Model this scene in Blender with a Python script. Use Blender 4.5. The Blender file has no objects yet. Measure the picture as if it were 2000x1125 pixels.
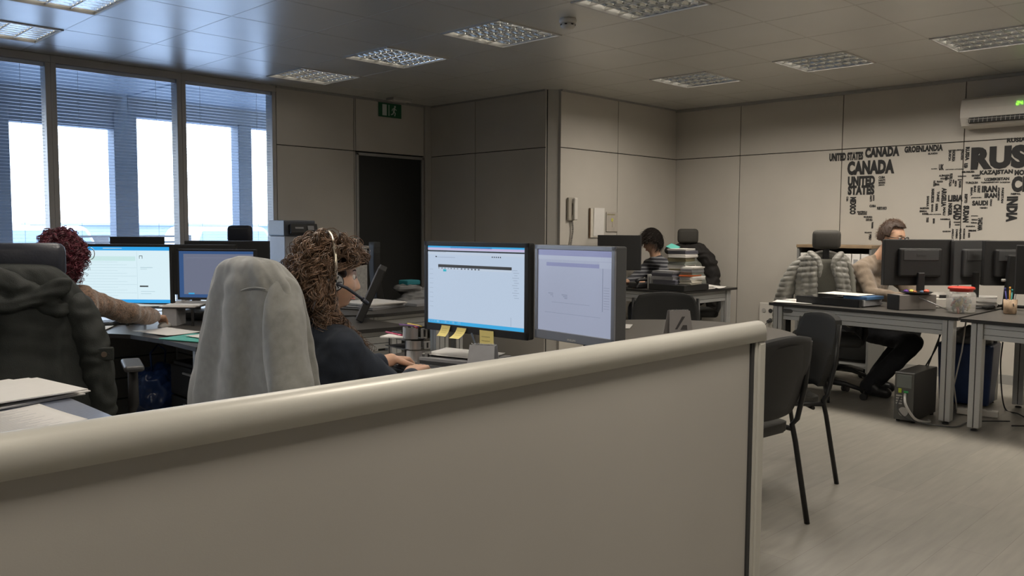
import bpy, bmesh, math, random
from mathutils import Vector, Matrix, Euler, noise
PI = math.pi
random.seed(7)
SC = bpy.context.scene
COL = SC.collection
V = Vector

# ------------------------------------------------------------------ camera
cam_d = bpy.data.cameras.new('camera'); cam = bpy.data.objects.new('camera', cam_d); COL.objects.link(cam)
cam_d.sensor_width = 36.0; cam_d.lens = 1650.0 / 2000.0 * 36.0; cam_d.clip_start = 0.05; cam_d.clip_end = 200
Rm = Matrix(((0.7040, 0.0470, -0.7080), (-0.7100, 0.0540, -0.7020), (0.0060, 0.9970, 0.0710))).to_quaternion().to_matrix()
cam.matrix_world = Matrix.Translation((0, 0, 1.32)) @ Rm.to_4x4()
SC.camera = cam
# ------------------------------------------------------------------ view, world, sun
SC.view_settings.view_transform = 'Standard'; SC.view_settings.look = 'None'
SC.view_settings.gamma = 1.0; SC.view_settings.use_curve_mapping = False
SC.view_settings.exposure = 0.30
try:
    SC.cycles.use_denoising = True; SC.cycles.denoiser = 'OPENIMAGEDENOISE'
    SC.cycles.max_bounces = 10; SC.cycles.transparent_max_bounces = 24
    SC.cycles.sample_clamp_indirect = 4.0; SC.cycles.caustics_reflective = False; SC.cycles.caustics_refractive = False
except Exception:
    pass
W = bpy.data.worlds.new('World'); SC.world = W; W.use_nodes = True
wn = W.node_tree.nodes; wl = W.node_tree.links
bg = wn['Background']; bg.inputs['Strength'].default_value = 6.4
tc = wn.new('ShaderNodeTexCoord'); sp = wn.new('ShaderNodeSeparateXYZ'); cr = wn.new('ShaderNodeValToRGB')
wl.new(tc.outputs['Generated'], sp.inputs[0]); wl.new(sp.outputs['Z'], cr.inputs[0]); wl.new(cr.outputs[0], bg.inputs['Color'])
cr.color_ramp.elements[0].position = 0.0; cr.color_ramp.elements[0].color = (0.9, 0.95, 1.0, 1)
cr.color_ramp.elements[1].position = 0.6; cr.color_ramp.elements[1].color = (0.48, 0.66, 1.0, 1)

def area_light(name, loc, rot, sx, sy, energy, color, spread=PI, portal=False, parent=None):
    l = bpy.data.lights.new(name, 'AREA'); l.shape = 'RECTANGLE'; l.size = sx; l.size_y = sy
    l.energy = energy; l.color = color; l.spread = spread
    if portal: l.cycles.is_portal = True
    o = bpy.data.objects.new(name, l); COL.objects.link(o); o.location = loc; o.rotation_euler = rot
    if parent: o.parent = parent
    return o
LAMP_W = 13.3; LAMP_COL = (1.0, 0.91, 0.79); LAMP_SPREAD = math.radians(162)
# portals in the real window openings guide the sampling of the sky
area_light('window_sky_portal', (0.6, 7.62, 1.3), (-PI/2, 0, 0), 7.2, 2.6, 1, (1, 1, 1), portal=True)

# ------------------------------------------------------------------ materials
MATS = {}
def mat(name, col, rough=0.5, metal=0.0, var=0.0, scale=20.0, bump=0.0, bscale=None, emit=0.0, spec=0.5, coat=0.0, stretch=None, trans=0.0, sheen=0.0, island=0.0, ecol=None, detail=4.0):
    if name in MATS: return MATS[name]
    m = bpy.data.materials.new(name); m.use_nodes = True; MATS[name] = m
    n = m.node_tree.nodes; l = m.node_tree.links; b = n['Principled BSDF']
    c4 = (*col, 1)
    b.inputs['Base Color'].default_value = c4; b.inputs['Roughness'].default_value = rough
    b.inputs['Metallic'].default_value = metal; b.inputs['Specular IOR Level'].default_value = spec
    b.inputs['Coat Weight'].default_value = coat; b.inputs['Transmission Weight'].default_value = trans
    b.inputs['Sheen Weight'].default_value = sheen
    if emit:
        b.inputs['Emission Color'].default_value = (*(ecol or col), 1); b.inputs['Emission Strength'].default_value = emit
    t = n.new('ShaderNodeTexCoord'); mp = n.new('ShaderNodeMapping'); l.new(t.outputs['Object'], mp.inputs[0])
    if stretch: mp.inputs['Scale'].default_value = stretch
    nz = n.new('ShaderNodeTexNoise'); nz.inputs['Scale'].default_value = scale; nz.inputs['Detail'].default_value = detail; l.new(mp.outputs[0], nz.inputs[0])
    v = max(var, 0.02)
    cr = n.new('ShaderNodeValToRGB'); e = cr.color_ramp.elements
    e[0].position = 0.3; e[1].position = 0.7
    e[0].color = (*[max(0, x*(1-v)) for x in col], 1); e[1].color = (*[min(1, x*(1+v)) for x in col], 1)
    l.new(nz.outputs['Fac'], cr.inputs[0])
    out = cr.outputs[0]
    if island:
        g = n.new('ShaderNodeNewGeometry'); hs = n.new('ShaderNodeHueSaturation'); ma = n.new('ShaderNodeMapRange')
        ma.inputs['To Min'].default_value = 1-island; ma.inputs['To Max'].default_value = 1+island
        l.new(g.outputs['Random Per Island'], ma.inputs['Value']); l.new(ma.outputs[0], hs.inputs['Value']); l.new(out, hs.inputs['Color']); out = hs.outputs[0]
    l.new(out, b.inputs['Base Color'])
    if bump:
        n2 = n.new('ShaderNodeTexNoise'); n2.inputs['Scale'].default_value = bscale or scale; n2.inputs['Detail'].default_value = 3
        l.new(mp.outputs[0], n2.inputs[0])
        bp = n.new('ShaderNodeBump'); bp.inputs['Strength'].default_value = bump; bp.inputs['Distance'].default_value = 0.01
        l.new(n2.outputs['Fac'], bp.inputs['Height']); l.new(bp.outputs[0], b.inputs['Normal'])
    return m

M_WALL = mat('wall_laminate', (0.53, 0.50, 0.45), 0.55, var=0.03, scale=3, bump=0.02, bscale=200, spec=0.4)
M_GAP = mat('panel_gap', (0.03, 0.028, 0.025), 0.9)
M_CEIL = mat('ceiling_metal', (0.72, 0.71, 0.67), 0.31, 0.34, var=0.03, scale=2, bump=0.015, bscale=3, spec=0.9)
M_TRIM = mat('grey_trim', (0.33, 0.325, 0.31), 0.4, 0.2)
M_FRAME = mat('window_frame_aluminium', (0.42, 0.41, 0.40), 0.45, 0.3)
M_ALU = mat('brushed_aluminium', (0.50, 0.505, 0.50), 0.45, 0.35, var=0.04, scale=60, stretch=(1, 1, 8))
M_GROOVE = mat('dark_groove', (0.03, 0.03, 0.03), 0.7)
M_RAIL = mat('partition_rail', (0.50, 0.485, 0.435), 0.42, 0.15, var=0.02, scale=8, bump=0.01, bscale=300)
M_PANEL = mat('partition_panel', (0.40, 0.38, 0.345), 0.62, var=0.03, scale=2.0, bump=0.02, bscale=400)
M_TOP = mat('desk_top_charcoal', (0.075, 0.07, 0.064), 0.36, var=0.08, scale=150)
M_TOPE = mat('desk_edge', (0.02, 0.019, 0.018), 0.5)
M_BLK = mat('black_plastic', (0.016, 0.016, 0.017), 0.42, var=0.05)
M_BLK2 = mat('matt_black_plastic', (0.014, 0.0138, 0.0138), 0.62, var=0.08, scale=90, bump=0.05, bscale=400)
M_DG = mat('dark_grey_plastic', (0.055, 0.056, 0.058), 0.45)
M_LG = mat('light_grey_plastic', (0.42, 0.41, 0.39), 0.5)
M_WHP = mat('white_plastic', (0.66, 0.63, 0.58), 0.4)
M_PAP = mat('white_paper', (0.74, 0.72, 0.69), 0.75, var=0.02)
M_PAP2 = mat('cream_paper', (0.62, 0.58, 0.50), 0.8, var=0.05)
M_PAPG = mat('grey_paper', (0.33, 0.33, 0.34), 0.8, var=0.08)
M_CHF = mat('black_chair_fabric', (0.013, 0.0135, 0.016), 0.75, var=0.15, scale=250, bump=0.15, bscale=600, sheen=0.1)
M_CHG = mat('charcoal_mesh_fabric', (0.022, 0.022, 0.021), 0.8, var=0.15, scale=250, bump=0.1, bscale=500)
M_CHL = mat('black_leatherette', (0.022, 0.024, 0.034), 0.38, var=0.06, scale=60, bump=0.08, bscale=120)
M_CHROME = mat('chrome', (0.7, 0.7, 0.7), 0.15, 1.0)
M_STEELB = mat('black_steel_tube', (0.018, 0.018, 0.018), 0.35, 0.3)
M_SKIN = mat('skin', (0.62, 0.38, 0.26), 0.5, var=0.06, scale=30, spec=0.35, bump=0.02, bscale=200)
M_SKIN.node_tree.nodes['Principled BSDF'].inputs['Subsurface Weight'].default_value = 0.12
M_SKIN.node_tree.nodes['Principled BSDF'].inputs['Subsurface Radius'].default_value = (0.012, 0.005, 0.003)
M_NOTE = mat('yellow_note_paper', (0.78, 0.66, 0.24), 0.75)
M_BLUEF = mat('blue_folder', (0.06, 0.16, 0.34), 0.5)
M_TEAL = mat('teal_folder', (0.10, 0.42, 0.36), 0.55)
M_DOOR = mat('door_black', (0.012, 0.0135, 0.013), 0.5, var=0.04)

# ------------------------------------------------------------------ mesh helpers
class MB:
    def __init__(s): s.b = bmesh.new(); s.mi = 0
    def _mark(s, nf):
        for f in s.b.faces[:]:
            pass
    def _post(s, verts, M):
        if M is not None:
            for v in verts: v.co = M @ v.co
    def box(s, c, d, rot=None, bev=0.0, mi=0, taper=None):
        r = bmesh.ops.create_cube(s.b, size=1.0); vs = r['verts']
        for v in vs:
            if taper and v.co.z > 0: v.co.x *= taper[0]; v.co.y *= taper[1]
            v.co = V((v.co.x*d[0], v.co.y*d[1], v.co.z*d[2]))
        fs = list({f for v in vs for f in v.link_faces})
        for f in fs: f.material_index = mi
        if bev:
            es = list({e for v in vs for e in v.link_edges})
            rr = bmesh.ops.bevel(s.b, geom=es, offset=min(bev, min(d)*0.49), segments=2 if bev < 0.01 else 3, profile=0.5, affect='EDGES')
            vs = list({v for f in rr['faces'] for v in f.verts} | {v for v in vs if v.is_valid})
            for f in rr['faces']: f.material_index = mi
        M = Matrix.Translation(c)
        if rot is not None: M = M @ (rot if isinstance(rot, Matrix) else Euler(rot).to_matrix().to_4x4())
        s._post(vs, M); return s
    def cyl(s, p0, p1, r0, r1=None, n=16, mi=0, cap=True):
        p0 = V(p0); p1 = V(p1); r1 = r0 if r1 is None else r1
        d = p1 - p0; L = d.length
        if L < 1e-7: return s
        r = bmesh.ops.create_cone(s.b, cap_ends=cap, segments=n, radius1=r0, radius2=r1, depth=L)
        M = Matrix.Translation((p0+p1)/2) @ d.to_track_quat('Z', 'Y').to_matrix().to_4x4()
        for f in {f for v in r['verts'] for f in v.link_faces}:
            f.material_index = mi; f.smooth = len(f.verts) == 4
        s._post(r['verts'], M); return s
    def ball(s, c, r, rot=None, sub=3, mi=0):
        if not hasattr(r, '__len__'): r = (r, r, r)
        rr = bmesh.ops.create_icosphere(s.b, subdivisions=sub, radius=1.0)
        M = Matrix.Translation(c) @ (Euler(rot).to_matrix().to_4x4() if rot else Matrix()) @ Matrix.Diagonal((*r, 1))
        for f in {f for v in rr['verts'] for f in v.link_faces}: f.material_index = mi; f.smooth = True
        s._post(rr['verts'], M); return s
    def cap(s, p0, r0, p1, r1, sub=2, n=14):
        s.cyl(p0, p1, r0, r1, n=n); s.ball(p0, r0, sub=sub); s.ball(p1, r1, sub=sub); return s
    def chain(s, pts, rs, n=14):
        for i in range(len(pts)-1): s.cap(pts[i], rs[i], pts[i+1], rs[i+1], n=n)
        return s
    def tube(s, pts, r, n=8, mi=0, closed=False, smooth=True, caps=True):
        pts = [V(p) for p in pts]; N = len(pts)
        rs = r if hasattr(r, '__len__') else [r]*N
        rings = []; up = None
        for i, p in enumerate(pts):
            a = pts[(i-1) % N] if (closed or i > 0) else p
            b = pts[(i+1) % N] if (closed or i < N-1) else p
            t = (b-a)
            if t.length < 1e-9: t = V((0, 0, 1))
            t.normalize()
            if up is None:
                up = V((0, 0, 1)) if abs(t.z) < 0.9 else V((1, 0, 0))
            x = up.cross(t)
            if x.length < 1e-6: x = V((1, 0, 0)).cross(t)
            x.normalize(); y = t.cross(x); up = y
            rings.append([s.b.verts.new(p + (x*math.cos(2*PI*k/n) + y*math.sin(2*PI*k/n))*rs[i]) for k in range(n)])
        m = N if closed else N-1
        for i in range(m):
            A = rings[i]; B = rings[(i+1) % N]
            for k in range(n):
                f = s.b.faces.new((A[k], A[(k+1) % n], B[(k+1) % n], B[k])); f.material_index = mi; f.smooth = smooth
        if not closed and caps:
            f = s.b.faces.new(rings[0][::-1]); f.material_index = mi
            f = s.b.faces.new(rings[-1]); f.material_index = mi
        return s
    def lathe(s, prof, c=(0, 0, 0), n=24, mi=0, smooth=True):
        rings = []
        for r, z in prof:
            rings.append([s.b.verts.new((c[0]+r*math.cos(2*PI*k/n), c[1]+r*math.sin(2*PI*k/n), c[2]+z)) for k in range(n)])
        for i in range(len(prof)-1):
            for k in range(n):
                f = s.b.faces.new((rings[i][k], rings[i][(k+1) % n], rings[i+1][(k+1) % n], rings[i+1][k])); f.material_index = mi; f.smooth = smooth
        for rg, rv in ((rings[0], True), (rings[-1], False)):
            f = s.b.faces.new(rg[::-1] if rv else rg); f.material_index = mi
        return s
    def prism(s, poly, z0, z1, mi=0, mside=None, bev=0.0):
        a = [s.b.verts.new((x, y, z0)) for x, y in poly]; b = [s.b.verts.new((x, y, z1)) for x, y in poly]
        f = s.b.faces.new(a[::-1]); f.material_index = mi; f = s.b.faces.new(b); f.material_index = mi
        n = len(poly)
        for i in range(n):
            f = s.b.faces.new((a[i], a[(i+1) % n], b[(i+1) % n], b[i])); f.material_index = mi if mside is None else mside
        return s
    def quad(s, p, mi=0):
        f = s.b.faces.new([s.b.verts.new(q) for q in p]); f.material_index = mi; return s
    def grid(s, fn, nu, nv, mi=0, closeu=False, smooth=True):
        g = [[s.b.verts.new(fn(i/(nu if closeu else nu-1), j/(nv-1))) for i in range(nu)] for j in range(nv)]
        for j in range(nv-1):
            for i in range(nu if closeu else nu-1):
                f = s.b.faces.new((g[j][i], g[j][(i+1) % nu], g[j+1][(i+1) % nu], g[j+1][i])); f.material_index = mi; f.smooth = smooth
        return g
    def build(s, name, mats, parent=None, loc=None, rotz=None, smooth=None):
        me = bpy.data.meshes.new(name)
        bmesh.ops.recalc_face_normals(s.b, faces=s.b.faces[:])
        if smooth is not None:
            for f in s.b.faces: f.smooth = smooth
        s.b.to_mesh(me); s.b.free()
        for m in (mats if isinstance(mats, (list, tuple)) else [mats]): me.materials.append(m)
        o = bpy.data.objects.new(name, me); COL.objects.link(o)
        if parent is not None: o.parent = parent
        if loc is not None: o.location = loc
        if rotz is not None: o.rotation_euler = (0, 0, rotz)
        return o

def tag(o, label, cat, group=None, kind=None):
    o['label'] = label; o['category'] = cat
    if group: o['group'] = group
    if kind: o['kind'] = kind
    return o
def thing(name, label, cat, loc=(0, 0, 0), rotz=0.0, group=None):
    o = bpy.data.objects.new(name, None); COL.objects.link(o); o.empty_display_size = 0.05
    o.location = loc; o.rotation_euler = (0, 0, rotz)
    return tag(o, label, cat, group)
def struct(o): o['kind'] = 'structure'; return o
KIDS = {}
def copy_tree(o, parent=None):
    c = o.copy(); COL.objects.link(c)
    if parent is not None: c.parent = parent
    for ch in [x for x in COL.objects if x.parent == o]: copy_tree(ch, c)
    return c
def dup(root, loc, rotz, label, group=None):
    c = copy_tree(root); c.location = loc; c.rotation_euler = (0, 0, rotz); c['label'] = label
    if group: c['group'] = group
    return c
TMP = bpy.data.scenes.new('workbench')
def eval_mesh(o):
    # evaluate one object alone, away from the rest of the scene
    TMP.collection.objects.link(o); vl = TMP.view_layers[0]; vl.update(); dg = vl.depsgraph
    me = bpy.data.meshes.new_from_object(o.evaluated_get(dg)); TMP.collection.objects.unlink(o); return me
def apply_mods(o):
    me = eval_mesh(o)
    o.modifiers.clear(); old = o.data; mats = [m for m in old.materials]
    o.data = me
    me.materials.clear()
    for m in mats: me.materials.append(m)
    bpy.data.meshes.remove(old)
    return o
def blob(mb, name, m, parent=None, vox=0.006, smooth=6, post=None, matf=None):
    o = mb.build(name, m, parent)
    md = o.modifiers.new('r', 'REMESH'); md.mode = 'VOXEL'; md.voxel_size = vox; md.adaptivity = 0
    if smooth:
        ms = o.modifiers.new('s', 'SMOOTH'); ms.iterations = smooth; ms.factor = 0.5
    apply_mods(o)
    me = o.data
    if post:
        cs = [v.co.copy() for v in me.vertices]; nr = [V(q.vector) for q in me.vertex_normals]; fl = []
        for a_, b_ in zip(cs, nr): fl.extend(post(a_, b_))
        me.vertices.foreach_set('co', fl); me.update()
    if matf:
        for p in me.polygons: p.material_index = matf(p.center, p.normal)
    for p in me.polygons: p.use_smooth = True
    return o
def sst(a, b, x):
    t = max(0.0, min(1.0, (x-a)/(b-a))); return t*t*(3-2*t)
def ns(p, s, seed=0): return noise.noise(V((p[0]*s+seed*7.3, p[1]*s-seed*3.1, p[2]*s+seed*1.7)))

# ------------------------------------------------------------------ room shell
WX0, WX1, WY0, WY1, HC = -4.0, 8.13, -3.0, 7.28, 2.65
mb = MB(); mb.box(((WX0+WX1)/2, (WY0+WY1)/2, -0.05), (WX1-WX0+0.4, WY1-WY0+0.4, 0.1))
M_FLOOR = mat('floor_wood_laminate', (0.30, 0.285, 0.25), 0.36, var=0.10, scale=3.0, stretch=(1.2, 9, 1), bump=0.02, bscale=20, detail=8)
def floor_nodes():
    n = M_FLOOR.node_tree.nodes; l = M_FLOOR.node_tree.links; b = n['Principled BSDF']
    src = b.inputs['Base Color'].links[0].from_socket
    t = n.new('ShaderNodeTexCoord'); br = n.new('ShaderNodeTexBrick'); l.new(t.outputs['Object'], br.inputs[0])
    br.inputs['Scale'].default_value = 1.0; br.inputs['Brick Width'].default_value = 1.25; br.inputs['Row Height'].default_value = 0.19
    br.inputs['Mortar Size'].default_value = 0.0012; br.inputs['Color1'].default_value = (0.93, 0.93, 0.93, 1); br.inputs['Color2'].default_value = (1.06, 1.05, 1.04, 1)
    br.inputs['Mortar'].default_value = (0.72, 0.7, 0.68, 1)
    mx = n.new('ShaderNodeMix'); mx.data_type = 'RGBA'; mx.blend_type = 'MULTIPLY'; mx.inputs[0].default_value = 1.0
    l.new(src, mx.inputs[6]); l.new(br.outputs['Color'], mx.inputs[7]); l.new(mx.outputs[2], b.inputs['Base Color'])
floor_nodes()
struct(mb.build('floor', M_FLOOR))

def panel_wall(name, axis, pos, out, a0, a1, seams, zs, holes=(), thick=0.1):
    """wall of laminate panels; axis 'x' runs along x at y=pos; out = +-1 where the outside lies"""
    mb = MB(); g = 0.004
    As = [a0]+list(seams)+[a1]; Zs = [0]+list(zs)+[HC]
    def put(u0, u1, z0, z1, d0, d1, mi, bev=0):
        c = ((u0+u1)/2, pos+out*(d0+d1)/2, (z0+z1)/2); d = (u1-u0, abs(d1-d0), z1-z0)
        if axis == 'y': c = (c[1], c[0], c[2]); d = (d[1], d[0], d[2])
        mb.box(c, d, mi=mi, bev=bev)
    for i in range(len(As)-1):
        for j in range(len(Zs)-1):
            if (i, j) in holes: continue
            put(As[i]+g, As[i+1]-g, Zs[j]+g, Zs[j+1]-g, 0, 0.018, 0, bev=0.0015)
            put(As[i], As[i+1], Zs[j], Zs[j+1], 0.012, thick, 1)
    return struct(mb.build(name, [M_WALL, M_GAP]))
panel_wall('wall_right', 'y', 8.13, 1, WY0, 5.5, [-2.9, -1.8, -0.84, 0.26, 1.36, 2.46, 3.55, 4.65], [2.1])
panel_wall('wall_alcove', 'x', 5.45, 1, 6.16, 8.13, [7.06], [2.1])
panel_wall('wall_recess', 'y', 6.06, 1, 5.55, 7.28, [6.55], [2.1])
panel_wall('wall_window_side', 'x', 7.28, 1, 4.17, 5.97, [5.05, 5.07], [2.1], holes=((2, 0),))
panel_wall('wall_back', 'x', WY0, -1, WX0, WX1, [-2.8, -1.6, -0.4, 0.8, 2.0, 3.2, 4.4, 5.6, 6.8], [2.1])
panel_wall('wall_left', 'y', WX0, -1, WY0, 7.28, [-1.8, -0.6, 0.6, 1.8, 3.0, 4.2, 5.4, 6.4], [2.1])
# corner posts
mb = MB(); mb.prism([(6.062, 5.552), (6.085, 5.552), (6.158, 5.475), (6.158, 5.452), (6.3, 5.6), (6.2, 5.7)], 0, HC)
struct(mb.build('trim_1', mat('corner_post', (0.42, 0.40, 0.365), 0.5)))
mb = MB(); mb.box((6.015, 7.285, HC/2), (0.09, 0.05, HC), bev=0.004); struct(mb.build('trim_2', mat('corner_post', (0, 0, 0))))
mb = MB(); mb.box((8.115, 2.0, 2.635), (0.03, 10, 0.03), bev=0.003); mb.box((7.15, 5.44, 2.642), (1.98, 0.02, 0.016))
mb.box((5.115, 7.272, 2.640), (1.89, 0.02, 0.02)); mb.box((5.115, 7.34, 2.70), (2.0, 0.2, 0.11)); mb.box((6.05, 6.4, 2.642), (0.02, 1.7, 0.016))
struct(mb.build('trim_3', M_TRIM))
mb = MB(); mb.box((8.12, 1.22, 0.04), (0.02, 8.4, 0.08)); struct(mb.build('baseboard_right', M_TRIM))
mb = MB(); mb.box((7.14, 5.44, 0.04), (1.94, 0.02, 0.08)); struct(mb.build('baseboard_alcove', M_TRIM))
# door
dr = bpy.data.objects.new('door_1', None); COL.objects.link(dr); struct(dr); dr.location = (5.51, 7.29, 0)
mb = MB(); mb.box((0, 0.01, 1.035), (0.83, 0.04, 2.05), bev=0.003); mb.build('door_leaf', M_DOOR, dr)
mb = MB()
for sx in (-1, 1): mb.box((sx*0.43, 0.0, 1.04), (0.03, 0.06, 2.09), bev=0.003)
mb.box((0, 0.0, 2.073), (0.89, 0.06, 0.03), bev=0.003); mb.build('door_frame', M_TRIM, dr)
mb = MB(); mb.cyl((-0.36, -0.02, 1.03), (-0.36, -0.07, 1.03), 0.012); mb.cyl((-0.36, -0.06, 1.03), (-0.24, -0.06, 1.03), 0.010); mb.build('door_handle', M_CHROME, dr)
mb = MB(); mb.box((0, 0.09, 1.3), (0.95, 0.02, 2.65)); mb.build('door_backing', M_GAP, dr)

mb = MB(); mb.box((6.0, 7.42, 1.32), (0.5, 0.16, 2.68)); mb.box((6.3, 7.2, 1.32), (0.24, 0.5, 2.68)); struct(mb.build('leak_backing', M_GAP))  # hidden backing boxes, added to stop sky light leaking past the door corner
# ceiling of metal tiles, lamp cells left open
TX, TY = 0.61, 0.59
gx0, gy0 = 3.845-13*TX, 2.75-10*TY
lamp_cells = {}
vis = [(3.845, 6.29), (3.845, 5.11), (3.845, 3.93), (3.845, 2.75), (6.285, 3.93), (6.285, 2.75), (6.285, 1.57), (1.405, 6.29), (1.405, 5.11),
       (3.845, 0.39), (6.285, 0.39), (1.405, 2.75), (1.405, 0.39), (-1.035, 3.93), (3.845, 1.57), (1.405, 3.93), (-1.035, 0.39), (6.285, -1.97), (3.845, -1.97)]
for k, (x, y) in enumerate(vis): lamp_cells[(round((x-gx0)/TX), round((y-gy0)/TY))] = k
mb = MB()
for i in range(20):
    for j in range(18):
        if (i, j) in lamp_cells: continue
        x0 = gx0+i*TX; x1 = x0+TX; y0 = gy0+j*TY; y1 = y0+TY
        x0 = max(x0, WX0); x1 = min(x1, WX1); y0 = max(y0, WY0); y1 = min(y1, WY1)
        if x1-x0 < 0.02 or y1-y0 < 0.02: continue
        mb.box(((x0+x1)/2, (y0+y1)/2, HC+0.012), (x1-x0-0.002, y1-y0-0.002, 0.024), bev=0.004)
mb.box((WX0+0.04, 2.14, HC+0.012), (0.2, 10.5, 0.02)); mb.box((2, WY0+0.05, HC+0.015), (12.4, 0.4, 0.01)); mb.box((2, WY1-0.02, HC+0.0135), (12.4, 0.2, 0.01))
mb.box((8.1, 2, HC+0.0145), (0.2, 10.5, 0.01))
mb.box((2.1, 2.1, HC+0.2), (12.8, 11, 0.04), mi=1)
for i in range(21):
    x = gx0+i*TX
    if WX0 < x < WX1: mb.box((x, (WY0+WY1)/2, HC+0.003), (0.008, WY1-WY0, 0.0075), mi=2)
for j in range(19):
    y = gy0+j*TY
    if WY0 < y < WY1: mb.box(((WX0+WX1)/2, y, HC+0.003), (WX1-WX0, 0.008, 0.0075), mi=2)
struct(mb.build('ceiling', [M_CEIL, M_GAP, mat('ceiling_grid_bright', (0.62, 0.60, 0.56), 0.35, 0.4)]))

# ------------------------------------------------------------------ windows (aluminium frames, glass, blinds)
M_GLASS = bpy.data.materials.new('window_glass'); M_GLASS.use_nodes = True
n = M_GLASS.node_tree.nodes; l = M_GLASS.node_tree.links; n.clear()
o_ = n.new('ShaderNodeOutputMaterial'); mx = n.new('ShaderNodeMixShader'); tr = n.new('ShaderNodeBsdfTransparent'); gl = n.new('ShaderNodeBsdfGlossy'); fr = n.new('ShaderNodeFresnel')
tr.inputs[0].default_value = (0.93, 0.96, 0.98, 1); gl.inputs['Roughness'].default_value = 0.02; fr.inputs[0].default_value = 1.45
l.new(fr.outputs[0], mx.inputs[0]); l.new(tr.outputs[0], mx.inputs[1]); l.new(gl.outputs[0], mx.inputs[2]); l.new(mx.outputs[0], o_.inputs[0])
M_SLAT = mat('blind_slat', (0.50, 0.56, 0.66), 0.35, 0.15, spec=0.6)
xs = [-2.98, -1.94, -0.9, 0.14, 1.18, 2.22, 3.26, 4.17]
wi = 0
for a, b in zip(xs[:-1], xs[1:]):
    wi += 1
    if b < -0.5: pass
    wdw = bpy.data.objects.new('window_%d' % wi, None); COL.objects.link(wdw); struct(wdw); wdw.location = ((a+b)/2, 7.40, 0)
    hw = (b-a)/2
    mb = MB()
    for sx in (-1, 1): mb.box((sx*(hw-0.02), -0.06, 1.365), (0.04, 0.12, 2.53), bev=0.004)
    mb.box((0, -0.06, 2.62), (2*hw, 0.13, 0.06), bev=0.004); mb.box((0, -0.06, 0.45), (2*hw, 0.12, 0.06), bev=0.004)
    mb.build('window_frame', M_FRAME, wdw)
    mb = MB(); mb.box((0, -0.01, 1.535), (2*hw-0.07, 0.006, 2.13)); mb.build('pane', M_GLASS, wdw)
    mb = MB()
    z = 0.52
    ang = 0.0
    while z < 2.555:
        mb.box((0, -0.085, z), (2*hw-0.095, 0.024, 0.0011), rot=(ang, 0, 0)); z += 0.026
    mb.box((0, -0.085, 2.573), (2*hw-0.09, 0.03, 0.03))
    for sx in (-0.6, 0.6): mb.cyl((sx*hw, -0.085, 0.5), (sx*hw, -0.085, 2.57), 0.0012, n=5)
    mb.build('venetian_blind', M_SLAT, wdw)
mb = MB(); mb.box((0.6, 7.39, 0.21), (7.16, 0.18, 0.42)); mb.box((0.6, 7.33, 0.43), (7.16, 0.2, 0.02))
mb.box((-3.5, 7.35, 1.32), (1.04, 0.12, 2.65)); mb.box((0.6, 7.40, 2.70), (8.3, 0.2, 0.12)); struct(mb.build('wall_under_windows', M_WALL))

# ------------------------------------------------------------------ outside: canopy, columns, paving, far buildings
M_CONC = mat('outside_canopy_blue_grey', (0.13, 0.16, 0.205), 0.7, var=0.1, scale=2)
mb = MB(); mb.box((-0.6, 8.8, 2.82), (8.7, 2.4, 0.1)); mb.box((-0.565, 9.95, 2.62), (8.74, 0.14, 0.44)); mb.box((5.5, 9.95, 2.70), (3.4, 0.14, 0.29)); mb.box((5.5, 8.8, 2.82), (3.4, 2.4, 0.1))
tag(mb.build('entrance_canopy', M_CONC), 'blue-grey canopy edge hanging outside above the blown-out windows', 'canopy')
for (x0, x1, lb) in ((2.1, 2.6, 'grey outside column at the left edge of the windows'), (3.64, 3.895, 'wide grey outside column behind the middle window pane'), (5.13, 5.31, 'narrow grey outside column behind the rightmost window pane')):
    mb = MB(); mb.box(((x0+x1)/2, 9.97, 1.29), (x1-x0, 0.2, 2.58), bev=0.01)
    tag(mb.build('canopy_column', M_CONC), lb, 'column', 'columns outside the windows')
mb = MB(); mb.box((4, 58, -0.06), (160, 101, 0.1)); o = mb.build('outside_paving', mat('paving', (0.55, 0.56, 0.58), 0.8, var=0.08, scale=1)); struct(o)
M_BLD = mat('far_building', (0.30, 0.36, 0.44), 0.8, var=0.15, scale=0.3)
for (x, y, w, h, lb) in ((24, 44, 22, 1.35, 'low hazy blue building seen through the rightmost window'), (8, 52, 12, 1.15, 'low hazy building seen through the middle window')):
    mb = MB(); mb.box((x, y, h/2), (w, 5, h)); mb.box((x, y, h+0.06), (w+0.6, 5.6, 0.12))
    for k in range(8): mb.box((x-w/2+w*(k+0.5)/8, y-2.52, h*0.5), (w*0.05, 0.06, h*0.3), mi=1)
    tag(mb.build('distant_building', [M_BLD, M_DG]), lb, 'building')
def car(loc, rz, lb):
    c = thing('parked_car', lb, 'car', loc, rz)
    mb = MB(); mb.box((0, 0, 0.55), (4.2, 1.7, 0.55), bev=0.14); mb.box((-0.2, 0, 1.05), (2.3, 1.5, 0.55), bev=0.16, taper=(0.8, 0.88)); mb.build('car_body', mat('car_paint', (0.75, 0.77, 0.8), 0.25), c, smooth=True)
    mb = MB(); mb.box((-0.2, 0, 1.07), (2.05, 1.53, 0.34), bev=0.08, taper=(0.84, 0.9)); mb.build('car_window', mat('car_glass', (0.2, 0.26, 0.33), 0.15), c)
    for sx in (-1.3, 1.3):
        for sy in (-0.75, 0.75):
            mb = MB(); mb.cyl((sx, sy-0.1, 0.32), (sx, sy+0.1, 0.32), 0.32, n=20); mb.build('wheel', M_BLK, c)
    return c
car((9.5, 19, 0), 0.15, 'pale parked car outside the rightmost window')
car((6.3, 21.5, 0), 0.1, 'pale parked car outside the middle window, behind the far monitors')
fr = thing('railing', 'thin horizontal railing outside behind the middle window', 'railing', (5.6, 14.5, 0))
mb = MB()
for z in (0.95, 1.05, 1.15): mb.box((0, 0, z), (2.0, 0.03, 0.035))
mb.build('rail', M_DG, fr)
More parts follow.
